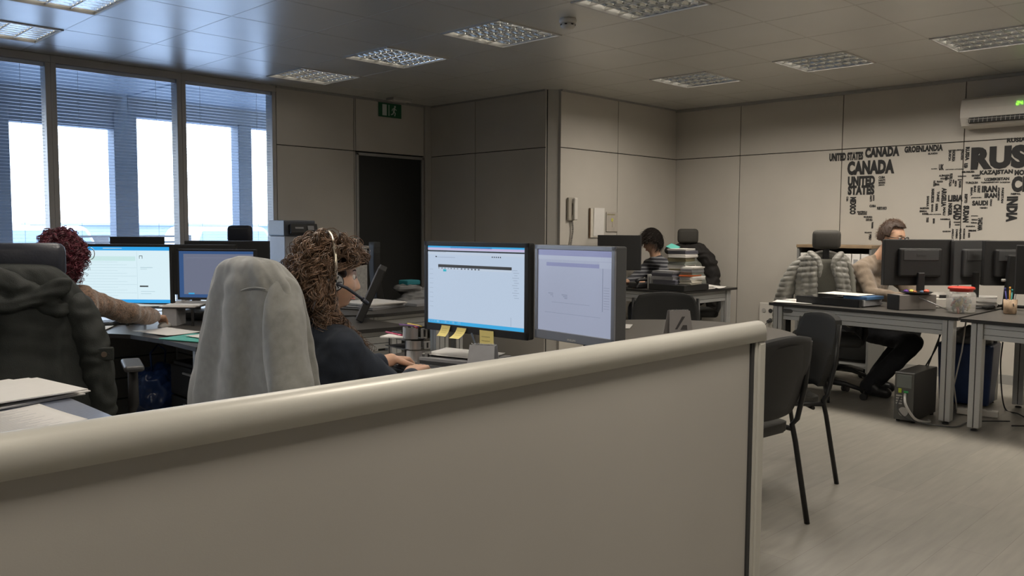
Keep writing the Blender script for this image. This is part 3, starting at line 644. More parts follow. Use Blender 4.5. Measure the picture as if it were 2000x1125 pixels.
def office_chair(loc, rz, label, head=True, fabric=None, headm=None, arms=True, back_top=1.08, group='office swivel chairs', hz=0.0, base=True, frontm=None, hs=(0.22, 0.155), aw=0.29):
    """faces local +Y"""
    fabric = fabric or M_CHF; headm = headm or fabric
    c = thing('office_chair', label, 'office chair', loc, rz, group)
    st = mb = MB(); bs = None
    mb.lathe([(0.035, 0.09), (0.045, 0.10), (0.045, 0.135), (0.03, 0.15)], n=18)
    for k in range(5):
        a = 2*PI*k/5+0.3; d_ = V((math.cos(a), math.sin(a), 0))
        mb.tube([d_*0.03+V((0, 0, 0.12)), d_*0.16+V((0, 0, 0.11)), d_*0.30+V((0, 0, 0.075))], [0.024, 0.020, 0.015], n=8)
    bs = mb.build('star_base', M_BLK, c)
    for k in range(5):
        a = 2*PI*k/5+0.3; p = V((math.cos(a), math.sin(a), 0))*0.30
        mb = MB(); t_ = V((-math.sin(a), math.cos(a), 0))
        for s_ in (-1, 1): mb.cyl(p+t_*0.008*s_+V((0, 0, 0.027)), p+t_*0.024*s_+V((0, 0, 0.027)), 0.027, n=16)
        mb.cyl(p+V((0, 0, 0.03)), p+V((0, 0, 0.08)), 0.007, n=8); mb.build('caster', M_BLK, bs)
    mb = MB(); mb.cyl((0, 0, 0.14), (0, 0, 0.30), 0.028); mb.cyl((0, 0, 0.29), (0, 0, 0.40), 0.016); mb.build('gas_lift', M_BLK, c)
    mb = MB(); mb.box((0, 0.0, 0.405), (0.2, 0.26, 0.04), bev=0.01); mb.cyl((0.1, 0.02, 0.40), (0.2, 0.02, 0.40), 0.006, n=8); mb.build('mechanism', M_BLK, c)
    mb = MB(); mb.box((0, 0.02, 0.46), (0.50, 0.48, 0.075), bev=0.035); mb.build('seat', fabric, c, smooth=True)
    mb = MB()
    hw = 0.235; z0, z1 = 0.56, back_top
    def fb(u, v, off=0.0):
        z = z0+(z1-z0)*v; x = (u-0.5)*2
        wv = hw*(0.82+0.18*math.sin(PI*min(1, v*1.1)))*(1-0.25*max(0, (v-0.85)/0.15)**2)
        y = -0.20-0.07*v+0.045*(x*x)-0.035*math.sin(PI*v)*0.8+off
        return (x*wv, y, z)
    g1 = mb.grid(lambda u, v: fb(u, v, 0.0), 14, 16); g2 = mb.grid(lambda u, v: fb(u, v, -0.045), 14, 16, mi=1)
    for j in range(15):
        mb.b.faces.new((g1[j][0], g1[j+1][0], g2[j+1][0], g2[j][0])); mb.b.faces.new((g1[j][-1], g2[j][-1], g2[j+1][-1], g1[j+1][-1]))
    for i in range(13):
        mb.b.faces.new((g1[0][i], g2[0][i], g2[0][i+1], g1[0][i+1])); mb.b.faces.new((g1[-1][i], g1[-1][i+1], g2[-1][i+1], g2[-1][i]))
    mb.build('backrest', [frontm or fabric, M_BLK2], c)
    mb = MB(); mb.tube([(0, -0.05, 0.405), (0, -0.25, 0.42), (0, -0.30, 0.5), (0, -0.31, 0.75)], [0.022, 0.022, 0.02, 0.014], n=8); mb.build('back_support', M_BLK, c)
    if head:
        mb = MB(); mb.box((0, -0.285, back_top+0.02), (0.05, 0.025, 0.14), bev=0.008); mb.build('headrest_bracket', M_BLK, c)
        mb = MB(); zc = back_top+0.155+hz
        mb.box((0, 0, 0), (hs[0], 0.075, hs[1]), bev=0.034)
        for v in mb.b.verts: x, y, z = v.co; v.co = V((x, y-0.275+0.6*x*x, z+zc))
        mb.build('headrest', headm, c, smooth=True)
    if arms:
        for s_ in (-1, 1):
            mb = MB(); mb.tube([(s_*0.16, 0.0, 0.42), (s_*(aw-0.02), 0.0, 0.43), (s_*aw, 0.0, 0.50), (s_*aw, 0.0, 0.66)], [0.016, 0.018, 0.024, 0.022], n=8)
            a_ = mb.build('armrest', M_BLK2, c)
            mb = MB(); mb.box((s_*aw, 0.02, 0.68), (0.085, 0.27, 0.028), bev=0.012); mb.build('arm_pad', M_DG, a_)
    return c

def visitor_chair(loc, rz, label, bm=None, group='four-legged visitor chairs'):
    """faces local +Y"""
    bm = bm or M_BLK2
    c = thing('visitor_chair', label, 'chair', loc, rz, group)
    mb = MB()
    def sgrid(u, v, dz):
        x = (u-0.5)*2; y = (v-0.5)*2
        sc = 1-0.10*abs(x)**4*abs(y)**4
        return (x*0.235*sc, 0.01+y*0.215*sc, 0.455+dz+0.012*(1-x*x)*(1-y*y)-(0.02*max(0, y)**3))
    a = mb.grid(lambda u, v: sgrid(u, v, 0.0), 12, 12); b = mb.grid(lambda u, v: sgrid(u, v, -0.05 if 0 < u < 1 and 0 < v < 1 else -0.04), 12, 12)
    for i in range(11):
        mb.b.faces.new((a[0][i], a[0][i+1], b[0][i+1], b[0][i])); mb.b.faces.new((a[-1][i], b[-1][i], b[-1][i+1], a[-1][i+1]))
        mb.b.faces.new((a[i][0], b[i][0], b[i+1][0], a[i+1][0])); mb.b.faces.new((a[i][-1], a[i+1][-1], b[i+1][-1], b[i][-1]))
    mb.build('seat', mat('seat_cushion_lamplit', (0.05, 0.048, 0.043), 0.8, var=0.1, scale=200, bump=0.1, bscale=500), c)  # seat fabric lighter than the back: lamp light put into its colour
    def back(off, sc):
        def f(u, v):
            x = (u-0.5)*2; t = (v-0.5)*2
            wv = 0.235*sc*(1-0.16*abs(t)**3.2 - (0.05 if t > 0 else 0)*t*t)
            z = 0.685+t*0.185*sc
            return (x*wv, -0.225-0.10*(z-0.47)/0.4+0.03*x*x+off, z-0.02*x*x*(1 if t > 0 else -0.3))
        return f
    mb = MB(); g1 = mb.grid(back(0.018, 1.0), 16, 14); g2 = mb.grid(back(-0.016, 1.0), 16, 14, mi=1)
    for j in range(13):
        mb.b.faces.new((g1[j][0], g1[j+1][0], g2[j+1][0], g2[j][0])); mb.b.faces.new((g1[j][-1], g2[j][-1], g2[j+1][-1], g1[j+1][-1]))
    for i in range(15):
        mb.b.faces.new((g1[0][i], g2[0][i], g2[0][i+1], g1[0][i+1])); mb.b.faces.new((g1[-1][i], g1[-1][i+1], g2[-1][i+1], g2[-1][i]))
    mb.build('backrest', [M_CHG, bm], c)
    mb = MB(); g = mb.grid(back(-0.022, 0.80), 12, 10); mb.build('back_shell_inset', bm, c)
    for sx in (-1, 1):
        mb = MB(); mb.tube([(sx*0.225, -0.28, 0.83), (sx*0.232, -0.258, 0.62), (sx*0.232, -0.225, 0.47), (sx*0.232, -0.20, 0.44), (sx*0.232, -0.22, 0.36), (sx*0.24, -0.285, 0.0)], 0.0125, n=8); mb.build('leg', M_STEELB, c)
        mb = MB(); mb.tube([(sx*0.232, -0.20, 0.42), (sx*0.232, 0.0, 0.425), (sx*0.232, 0.16, 0.42), (sx*0.234, 0.19, 0.36), (sx*0.24, 0.245, 0.0)], 0.0125, n=8); mb.build('leg', M_STEELB, c)
    mb = MB(); mb.cyl((-0.232, 0.12, 0.40), (0.232, 0.12, 0.40), 0.010, n=8); mb.cyl((-0.232, -0.15, 0.40), (0.232, -0.15, 0.40), 0.010, n=8); mb.build('cross_bar', M_STEELB, c)
    return c

def sheaf(loc, rz, label, w=0.21, d=0.297, h=0.01, m=None, group=None, name='paper_stack', cat='papers', messy=0.0, cover=None):
    """a pile of loose sheets as one bundle"""
    mb = MB(); n_ = max(1, min(6, int(h/0.004))); t_ = h/n_
    for k in range(n_):
        a = random.uniform(-1, 1)*messy; ox = random.uniform(-1, 1)*messy*0.05; oy = random.uniform(-1, 1)*messy*0.05
        mb.box((ox, oy, (k+0.5)*t_), (w, d, t_*0.92), rot=(0, 0, a*0.2), mi=0)
    o = mb.build(name, [m or M_PAP])
    o.location = loc; o.rotation_euler = (0, 0, rz)
    return tag(o, label, cat, group)
def curled_sheet(loc, rz, label, w=0.3, d=0.42, lift=0.02, m=None, name='paper_sheet', group=None, lines=False):
    mb = MB()
    f = lambda u, v, o=0.0: ((u-0.5)*w, (v-0.5)*d, 0.002+o+lift*(abs(u-0.5)*2)**3*0.5+lift*v*v*0.6)
    g1 = mb.grid(lambda u, v: f(u, v), 14, 14); g2 = mb.grid(lambda u, v: f(u, v, 0.0012), 14, 14)
    for i in range(13):
        mb.b.faces.new((g1[0][i], g2[0][i], g2[0][i+1], g1[0][i+1])); mb.b.faces.new((g1[-1][i], g1[-1][i+1], g2[-1][i+1], g2[-1][i]))
        mb.b.faces.new((g1[i][0], g1[i+1][0], g2[i+1][0], g2[i][0])); mb.b.faces.new((g1[i][-1], g2[i][-1], g2[i+1][-1], g1[i+1][-1]))
    mats = [m or M_PAP]
    if lines:
        mats.append(mat('print_grey', (0.38, 0.38, 0.40), 0.8))
        for k in range(26):
            v = 0.06+k*0.035
            mb.grid(lambda u, t, v=v: V(f(0.06+0.86*u*(0.7+0.3*((k*7) % 5)/5), v+0.008*t, 0.0018)), 12, 2, mi=1)
    o = mb.build(name, mats); o.location = loc; o.rotation_euler = (0, 0, rz); return tag(o, label, 'paper', group)

# ------------------------------------------------------------------ people
def head_mesh(mb, c, f, up=V((0, 0, 1)), sc=1.0, male=False, nose=1.0):
    """adult head; c = centre of the skull, f = facing"""
    f = V(f).normalized(); l = V(up).cross(f).normalized(); u = f.cross(l)
    r = bmesh.ops.create_icosphere(mb.b, subdivisions=6, radius=1.0)
    for v in r['verts']:
        d = v.co.copy(); x, y, z = d.x*0.095, d.y*0.074, d.z*0.112
        s = sst(0.01, 0.10, -z)
        if x < 0: x *= 1-0.50*s
        y *= 1-0.30*s
        if x > 0: x *= 1+0.05*s
        fr = sst(0.02, 0.07, x)
        g = lambda q, w: math.exp(-(q/w)**2)
        # forehead, brow, sockets, nose, lips, chin
        x += fr*0.003*g(z-0.028, 0.012)*g(y, 0.05)
        x -= fr*0.011*(g(y-0.031, 0.015)+g(y+0.031, 0.015))*g(z-0.008, 0.013)
        nz = sst(0.018, -0.034, z)*(1 if z > -0.034 else g(z+0.034, 0.009))
        x += fr*nose*(0.0205*nz*g(y, 0.0095+0.0045*nz)+0.003*g(z+0.036, 0.007)*g(abs(y)-0.011, 0.005))
        x += fr*0.007*g(z+0.058, 0.0055)*g(y, 0.020)+fr*0.0065*g(z+0.071, 0.0055)*g(y, 0.018)-fr*0.003*g(z+0.0645, 0.0025)*g(y, 0.022)
        x += fr*0.016*g(z+0.096, 0.015)*g(y, 0.024)
        x += fr*0.003*(g(y-0.045, 0.018)+g(y+0.045, 0.018))*g(z+0.025, 0.02)
        if male: y *= 1+0.05*s; x += fr*0.003*g(z+0.098, 0.02)
        v.co = V(c)+(f*x+l*y+u*z)*sc
    for fc in {q for v in r['verts'] for q in v.link_faces}: fc.smooth = True
    for s_ in (-1, 1):   # ears
        e = V(c)+(f*(-0.005)+l*(s_*0.074)+u*(-0.008))*sc
        rr = bmesh.ops.create_icosphere(mb.b, subdivisions=3, radius=1.0)
        R_ = Matrix((f, l, u)).transposed()
        for v in rr['verts']:
            q = V((v.co.x*0.017, v.co.y*0.008, v.co.z*0.031)); q.y += s_*(0.004 if q.x < 0 else 0)
            v.co = e+R_ @ q*sc
def hand(mb, w, d, n, thumb, curl=0.5, spread=0.10, sc=1.0):
    """w wrist, d direction to the fingers, n back-of-hand normal, thumb = +1/-1 side along n x d"""
    w = V(w); d = V(d).normalized(); n = V(n); n = (n-d*n.dot(d)).normalized(); s = n.cross(d).normalized()*thumb
    k = sc
    for off, ln in ((0.026, 0.082), (0.009, 0.086), (-0.009, 0.083), (-0.026, 0.076)):
        mb.cap(w+s*off*0.55*k, 0.016*k, w+d*ln*k+s*off*k+n*0.002, 0.0112*k, n=10)
    for i, (off, ln, L) in enumerate(((0.028, 0.084, 0.070), (0.0095, 0.088, 0.078), (-0.0095, 0.085, 0.072), (-0.028, 0.077, 0.057))):
        p = w+d*ln*k+s*off*k; a = 0.25+curl*0.3+0.06*i; dr = (d+s*(off*spread*40*0.25)).normalized()
        rs = 0.0092 if i < 3 else 0.008
        for j, fr in enumerate((0.46, 0.30, 0.24)):
            dd = (dr*math.cos(a)-n*math.sin(a)).normalized(); q = p+dd*L*fr*k
            mb.cap(p, rs*(1-0.10*j)*k, q, rs*(1-0.10*(j+1))*k, n=10); p = q; a += curl*0.75
    p = w+d*0.018*k+s*0.026*k-n*0.004; dd = (d*0.75+s*0.62-n*0.25).normalized()
    q = p+dd*0.044*k; mb.cap(p, 0.0135*k, q, 0.011*k, n=10); dd = (d*0.93+s*0.25-n*0.3).normalized(); r_ = q+dd*0.032*k; mb.cap(q, 0.011*k, r_, 0.010*k, n=10)
    dd = (d*0.97+s*0.05-n*0.3).normalized(); mb.cap(r_, 0.010*k, r_+dd*0.026*k, 0.0085*k, n=10)

def person(name_label, root, f, hip, chest, shL, shR, headc, headf, elL, wrL, elR, wrR, kneeL, ankL, kneeR, ankR, top_m, leg_m, shoe_m=None, male=False,
           vox=0.006, tvox=0.008, hands=(None, None), top_name='sweater', fold=0.004, neckline=0.0, headup=V((0, 0, 1)), top_post=None, bulk=1.0, cuff=0.03, hsc=1.0):
    R0 = V(root); L = lambda p: V(p)-R0
    P_ = thing('person', name_label, 'person', root)
    f = V((f[0], f[1], 0)).normalized(); l = V((-f.y, f.x, 0))
    hip, chest, shL, shR, headc, elL, wrL, elR, wrR, kneeL, ankL, kneeR, ankR = [L(q) for q in (hip, chest, shL, shR, headc, elL, wrL, elR, wrR, kneeL, ankL, kneeR, ankR)]
    hf = V(headf).normalized()
    hj = {1: hip+l*0.09, -1: hip-l*0.09}
    def torso(mb, g):
        b = bulk
        for t, w, r in ((0.0, 0.085*b, 0.105*b), (0.35, 0.07*b, 0.10*b), (0.7, 0.085*b, 0.105*b), (1.0, 0.095*b, 0.10*b)):
            c = hip.lerp(chest, t)
            mb.cap(c-l*w, r+g, c+l*w, r+g, n=18)
        for t in (0.0, 0.5):
            c0 = hip.lerp(chest, t); c1 = hip.lerp(chest, t+0.5)
            for s_ in (-0.08, 0, 0.08): mb.cap(c0+l*s_*b, 0.10*b+g, c1+l*s_*b, 0.102*b+g, n=16)
        base = (shL+shR)/2
        mb.cap(shL, 0.058*b+g, base+V((0, 0, 0.035)), 0.062+g, n=16); mb.cap(shR, 0.058*b+g, base+V((0, 0, 0.035)), 0.062+g, n=16)
        mb.cap(shL, 0.062*b+g, chest+l*0.09, 0.10*b+g, n=16); mb.cap(shR, 0.062*b+g, chest-l*0.09, 0.10*b+g, n=16)
    mb = MB(); torso(mb, 0.0)
    base = (shL+shR)/2
    nk = headc - hf*0.018 - V((0, 0, 0.075))
    mb.cap(base+V((0, 0, 0.01)), 0.062, nk, 0.052 if not male else 0.058, n=18)
    head_mesh(mb, headc, hf, headup, sc=hsc, male=male)
    for sh, el, wr, hd in ((shL, elL, wrL, hands[0]), (shR, elR, wrR, hands[1])):
        mb.cap(sh, 0.050, el, 0.038, n=14); mb.cap(el, 0.038, wr, 0.026, n=14)
        if hd:
            d_, n_, th, cu = hd
            hand(mb, wr, d_, n_, th, cu)
    for s_, kn, an in ((1, kneeL, ankL), (-1, kneeR, ankR)):
        mb.cap(hj[s_], 0.085, kn, 0.058, n=14); mb.cap(kn, 0.056, an, 0.034, n=14)
        mb.cap(an, 0.034, an+f*0.10-V((0, 0, 0.045)), 0.026, n=12)
    body = blob(mb, 'body', M_SKIN, P_, vox=vox, smooth=2)
    # top
    mb = MB(); torso(mb, 0.014)
    for sh, el, wr in ((shL, elL, wrL), (shR, elR, wrR)):
        w2 = wr-(wr-el).normalized()*cuff
        mb.cap(sh, 0.066*bulk, el, 0.054, n=16); mb.cap(el, 0.054, w2, 0.040, n=16)
    mb.cap(base, 0.075, base.lerp(nk, 0.42+neckline), 0.066, n=18)
    def pf(co, no):
        a = ns(co, 9, 1)*fold*1.6+ns(co, 22, 2)*fold
        for el in (elL, elR):
            d_ = (co-el).length
            if d_ < 0.13: a += math.sin(d_*150)*0.003*(1-d_/0.13)
        co = co+no*a
        return top_post(co, no) if top_post else co
    blob(mb, top_name, top_m, P_, vox=tvox, smooth=5, post=pf)
    # trousers
    mb = MB(); mb.cap(hip-l*0.09, 0.125, hip+l*0.09, 0.125, n=18)
    for s_, kn, an in ((1, kneeL, ankL), (-1, kneeR, ankR)):
        mb.cap(hj[s_], 0.105, kn, 0.078, n=16); mb.cap(kn, 0.078, an+V((0, 0, -0.015)), 0.068, n=16)
    blob(mb, 'trousers', leg_m, P_, vox=0.011, smooth=5, post=lambda co, no: co+no*(ns(co, 10, 4)*0.008+ns(co, 25, 5)*0.004))
    for s_, an in ((1, ankL), (-1, ankR)):
        mb = MB(); a = V((an.x, an.y, an.z-0.02)); d_ = f
        mb.cap(a-d_*0.03-V((0, 0, 0.02)), 0.045, a+d_*0.15-V((0, 0, 0.025)), 0.042, n=14); mb.cap(a+V((0, 0, 0.03)), 0.050, a+d_*0.06, 0.048, n=14)
        blob(mb, 'shoe', shoe_m or M_BLK, P_, vox=0.008, smooth=3)
    # eyes
    u = V(headup); le = u.cross(hf).normalized(); uu = hf.cross(le)
    for s_ in (-1, 1):
        e = headc+(hf*0.0735+le*(s_*0.031)+uu*0.006)*hsc
        mb = MB(); mb.ball(e, 0.0118*hsc, sub=3); mb.ball(e+(hf*0.0083+le*s_*0.001), 0.0062, sub=3, mi=1); mb.build('eye', [mat('eye_white', (0.7, 0.66, 0.62), 0.25), mat('eye_iris_dark', (0.02, 0.012, 0.008), 0.2)], P_)
        mb = MB(); pts = [headc+(hf*(0.087-0.006*abs(t-0.3)*1.6-0.010*t*t)+le*(s_*(0.014+0.034*t))+uu*(0.024+0.006*math.sin(PI*t*0.8)))*hsc for t in [k/6 for k in range(7)]]
        mb.tube(pts, [0.001, 0.0024, 0.003, 0.003, 0.0026, 0.002, 0.001], n=6); mb.build('eyebrow', mat('brow_brown', (0.05, 0.026, 0.015), 0.8), P_)
    # lips
    mb = MB()
    for dz, rr in ((-0.0585, 0.0030), (-0.0695, 0.0036)):
        pts = [headc+(hf*(0.0925-0.020*t*t)+le*(0.021*t)+uu*(dz-0.001*abs(t)*(1 if dz > -0.06 else -2)))*hsc for t in [-1, -0.66, -0.33, 0, 0.33, 0.66, 1]]
        mb.tube(pts, [0.0008, rr*0.8, rr, rr, rr, rr*0.8, 0.0008], n=8)
    mb.build('lips', mat('lips', (0.50, 0.20, 0.16), 0.45), P_)
    return P_, dict(head=headc, f=hf, l=le, u=uu)

def curly_hair(P_, H, m, n=130, per=11, length=(0.22, 0.36), amp=0.012, pitch=0.05, r=0.0017, vol=0.035, name='hair', seed=3, seedbase=0, steps=34, base_drop=0.16, baseback=0.0, face=-0.012, clump=0.0075, mass=1.0, extra=()):
    """ringlets: n clumps of `per` strands each; the face stays free below the brow"""
    rnd = random.Random(seed); c, f, l, u = H['head'], H['f'], H['l'], H['u']
    mb = MB(); R_ = Matrix((f, l, u)).transposed()
    for (ox, oy, oz, rx, ry, rz_) in ((-0.014, 0, 0.022, 0.092, 0.084, 0.098), (-0.055-baseback, 0, -0.03, 0.062, 0.084, 0.09), (-0.07-baseback, 0, -base_drop*0.7, 0.048, 0.08, 0.085),
                                      (-0.045, 0.062, -0.045, 0.036, 0.026, 0.085), (-0.045, -0.062, -0.045, 0.036, 0.026, 0.085), (0.050, 0, 0.078, 0.042, 0.056, 0.028)):
        rr = bmesh.ops.create_icosphere(mb.b, subdivisions=3, radius=1.0)
        for v in rr['verts']: v.co = c+R_ @ V((ox+v.co.x*rx*mass, oy+v.co.y*ry*mass, oz+v.co.z*rz_*mass))
    blob(mb, name+'_mass', m[0], P_, vox=0.007, smooth=3, post=lambda co, no: co+no*(ns(co, 35, 6)*0.010))
    def lim(z):
        if z > 0.055: return 0.125
        if z > 0.025: return face+(0.125-face)*(z-0.025)/0.03
        if z > -0.105: return face
        return min(0.07, face+(-z-0.105)*1.1)
    mb = MB(); k = 0; guides = []
    for base, cnt in extra:
        for _ in range(cnt):
            jit = [V((rnd.gauss(0, .010), rnd.gauss(0, .010), rnd.gauss(0, .012))) for q in base]; B_ = [V(q)+j_ for q, j_ in zip(base, jit)]; g_ = []
            for i in range(steps+1):
                kk = i/steps*(len(B_)-1)*0.999; a_ = int(kk); w_ = kk-a_; pp = [B_[max(0, min(len(B_)-1, a_+o_))] for o_ in (-1, 0, 1, 2)]
                g_.append(0.5*(2*pp[1]+(pp[2]-pp[0])*w_+(2*pp[0]-5*pp[1]+4*pp[2]-pp[3])*w_*w_+(3*pp[1]-pp[0]-3*pp[2]+pp[3])*w_**3))
            guides.append(g_)
    n += len(guides)
    while k < n:
        th = rnd.uniform(-PI, PI); ph_ = math.asin(rnd.uniform(-0.35, 1.0))
        d = V((math.cos(ph_)*math.cos(th), math.cos(ph_)*math.sin(th), math.sin(ph_)))
        if d.x > 0.35 and d.z < 0.55: continue
        if d.x > -0.05 and d.z < 0.15: continue
        k += 1
        p = V((d.x*0.094, d.y*0.078, d.z*0.108+0.004)); Ls = rnd.uniform(*length); a0 = rnd.uniform(0, 2*PI); pit = pitch*rnd.uniform(0.75, 1.3); am = amp*rnd.uniform(0.6, 1.2); hand_ = rnd.choice((-1, 1))
        if d.x > 0.3: Ls *= 0.45
        st = Ls/steps; dirv = (d*0.8+V((0, 0, 0.2))+V((rnd.uniform(-.4, .4), rnd.uniform(-.4, .4), rnd.uniform(-.2, .3)))).normalized(); vv = vol*rnd.uniform(0.25, 1.1); guide = []
        for i in range(steps+1):
            guide.append(p.copy()); t = i/steps
            want = V((0, 0, -1))*(0.25+1.5*t)
            if p.z > 0 and d.x < 0.2: want += V((-0.25, 0, 0))
            q = V((p.x/0.094, p.y/0.080, p.z/0.112)); ql = q.length
            if p.z > -0.06:
                if ql < 1+vv/0.09: want += q.normalized()*0.9
                elif ql > 1.12+vv/0.09: want -= q.normalized()*0.8
            elif p.z < -0.10:
                want += V((0.55 if p.z > -0.24 else 0.1, -0.25*(1 if p.y > 0.10 else (-1 if p.y < -0.10 else 0)), 0))
            dirv = (dirv*0.72+want.normalized()*0.42).normalized(); p = p+dirv*st
            L_ = lim(p.z)
            if p.x > L_: p.x += (L_-p.x)*0.6
        if k > n-len(guides): guide = guides[k-1-(n-len(guides))]; free = True; Ls = 0.32
        else: free = False
        for q_ in range(per):
            o1, o2 = rnd.gauss(0, 1)*clump, rnd.gauss(0, 1)*clump; oa = rnd.gauss(0, 0.35); am2 = am*rnd.uniform(0.8, 1.2); cut = rnd.randint(int(steps*0.8), steps); pts = []; fz = rnd.uniform(0.9, 1.1)
            for i in range(cut):
                g = guide[i]; dv = (guide[i+1]-guide[i]).normalized(); t = i/steps
                s1 = dv.cross(V((0.3, 0.5, 0.8))).normalized(); s2 = dv.cross(s1)
                a = a0+oa+hand_*t*Ls/pit*2*PI*fz; aa = am2*min(1, t*3.5)
                w = g+s1*(math.cos(a)*aa+o1*(0.4+t))+s2*(math.sin(a)*aa+o2*(0.4+t))
                L_ = lim(w.z)+0.006
                if w.x > L_ and not free: w.x = L_
                pts.append(c+R_ @ w)
            mb.tube(pts, [r*(1.0-0.6*(i/cut)**2) for i in range(cut)], n=3, caps=False)
    return mb.build(name, m[1], P_)
def nrm_at(q):
    return V((q.x, q.y, q.z)).normalized()
def short_hair(P_, H, m, n=700, seed=5, lift=0.020, L_=(0.03, 0.05), comb=(-0.2, 0, 0.3), hairline=0.55, low=-0.35, r=0.0014, fringe=0.0):
    rnd = random.Random(seed); c, f, l, u = H['head'], H['f'], H['l'], H['u']; R_ = Matrix((f, l, u)).transposed()
    mb = MB()
    def ok(d):
        if d.x > 0.25: return d.z > hairline-fringe*0.3
        if d.x > -0.1: return d.z > 0.05-0.2*fringe
        return d.z > low
    rr = bmesh.ops.create_icosphere(mb.b, subdivisions=5, radius=1.0)
    dl = []
    for v in rr['verts']:
        d = v.co.copy()
        if not ok(d): dl.append(v)
        k = lift*(0.55+0.45*max(0, d.z))
        v.co = c+R_ @ V((d.x*(0.097+k*0.6), d.y*(0.076+k*0.55), d.z*(0.112+k)+0.002))
    bmesh.ops.delete(mb.b, geom=dl, context='VERTS')
    for fc in mb.b.faces: fc.smooth = True
    o = mb.build('hair_mass', m[0], P_)
    md = o.modifiers.new('s', 'SOLIDIFY'); md.thickness = -lift*0.7; apply_mods(o)
    mb = MB(); k = 0
    while k < n:
        d = V((rnd.gauss(0, 1), rnd.gauss(0, 1), rnd.gauss(0, 1))).normalized()
        if not ok(d): continue
        k += 1; kk = lift*(0.5+0.5*max(0, d.z))
        p = V((d.x*(0.097+kk*0.5), d.y*(0.076+kk*0.5), d.z*(0.112+kk)))
        dr = (d*0.25+V(comb)*(1.0)+V((rnd.uniform(-.25, .25), rnd.uniform(-.25, .25), rnd.uniform(-.25, .25)))).normalized(); pts = []
        Ls = rnd.uniform(*L_)
        for i in range(7):
            pts.append(c+R_ @ p); nn = V((p.x/0.0094, p.y/0.006, p.z/0.0125)).normalized()
            dr = (dr-nn*dr.dot(nn)*0.35+V((0, 0, -0.12))).normalized(); p = p+dr*Ls/6
        mb.tube(pts, [r*(1-0.1*i) for i in range(7)], n=3, caps=False)
    return mb.build('hair', m[1], P_)

# ------------------------------------------------------------------ draped clothes (lofted cross-sections with folds)
def drape(name, m, parent, rows, lat, dep, origin, nfold=9, amp=0.012, seed=1, nu=110, nv=70, sup=2.6, extra=None):
    """rows: (z, half width, half depth, lateral offset, depth offset) from top to bottom; lat, dep unit vectors"""
    lat = V(lat); dep = V(dep); o = V(origin)
    def row(t):
        k = t*(len(rows)-1); i = min(int(k), len(rows)-2); w = k-i; g = lambda j: rows[max(0, min(len(rows)-1, j))]
        return [0.5*(2*p1+(p2-p0)*w+(2*p0-5*p1+4*p2-p3)*w*w+(3*p1-p0-3*p2+p3)*w**3) for p0, p1, p2, p3 in zip(g(i-1), g(i), g(i+1), g(i+2))]
    mb = MB()
    def fn(u, v):
        z, hw, hd, ol, od = row(v); a = 2*PI*u
        cx, sx = math.cos(a), math.sin(a); e = 2/sup
        x = math.copysign(abs(cx)**e, cx)*hw; y = math.copysign(abs(sx)**e, sx)*hd
        g = sst(0.05, 0.75, v)
        ff = amp*g*(math.sin(nfold*a+3.0*math.sin(a*2+seed)+v*1.3)+0.55*math.sin((nfold*1.7)*a+seed*2+v*2.0))
        ff += (0.25+0.75*g)*0.014*noise.noise(V((cx*1.7+seed, sx*1.7, z*7)))+0.005*noise.noise(V((cx*5+seed, sx*5, z*22)))
        rr = math.hypot(x, y)+1e-6; k = 1+ff/max(rr, 0.03)
        p = o+lat*(x*k+ol)+dep*(y*k+od)+V((0, 0, z+0.006*noise.noise(V((cx*2, sx*2, seed)))))
        if extra: p = extra(p, u, v, a)
        return p
    g = mb.grid(fn, nu, nv, closeu=True)
    cpt = V((0, 0, 0))
    for q in g[0]: cpt += q.co
    cpt /= nu; c = mb.b.verts.new(cpt+V((0, 0, 0.006)))
    for i in range(nu):
        f_ = mb.b.faces.new((g[0][i], g[0][(i+1) % nu], c)); f_.smooth = True
    return mb.build(name, m, parent)

# ================================================================== woman with the headset and her desk
desk([(1.98, 1.62), (2.62, 1.62), (2.62, 3.05), (2.45, 3.12), (1.98, 3.0)], [(2.04, 1.69), (2.56, 1.69), (2.56, 2.98), (2.06, 2.93)], 'charcoal desk of the woman with the headset, behind the partition',
     apron=[(2.07, 1.69, 2.53, 1.69), (2.56, 1.73, 2.56, 2.94)])
# --- screens
E_TITLE = em('titlebar', (0.42, 0.66, 0.86)); E_BODY = em('pale_blue', (0.55, 0.665, 0.83), 0.68); E_DARK = mat('screen_ink', (0.05, 0.06, 0.075), 0.4)
E_TASK = em('taskbar_blue', (0.05, 0.38, 0.72), 0.8); E_CY = em('cyan', (0.05, 0.55, 0.70), 0.6); E_GR = em('rule_grey', (0.42, 0.50, 0.64), 0.6); E_PINK = em('lilac', (0.60, 0.52, 0.78), 0.7); E_BL = em('deep_blue', (0.05, 0.20, 0.50), 0.7)
E_PALE = em('paler', (0.62, 0.72, 0.86), 0.65)
it = [(0, 0, 1, 0.022, E_TASK), (0.25, 0.006, 0.68, 0.03, E_BL), (0, 0.022, 1, 0.05, E_PINK), (0.0, 0.055, 1.0, 0.072, E_DARK), (0.02, 0.074, 0.2, 0.08, E_GR), (0, 0.08, 1, 0.11, E_PALE),
      (0.085, 0.13, 0.10, 0.145, E_DARK), (0.10, 0.14, 0.30, 0.146, E_GR), (0.115, 0.235, 0.875, 0.272, mat('toolbar_grey', (0.09, 0.10, 0.115), 0.4)), (0.11, 0.275, 0.875, 0.30, E_PALE), (0.17, 0.29, 0.205, 0.325, E_CY),
      (0.0, 0.955, 1, 1.0, E_TASK), (0, 0.955, 0.36, 0.985, em('taskbar_pale', (0.25, 0.52, 0.78), 0.7)), (0.02, 0.963, 0.04, 0.99, E_BL)]
for k in range(7): it.append((0.115+k*0.034, 0.275, 0.13+k*0.034, 0.292, E_DARK))
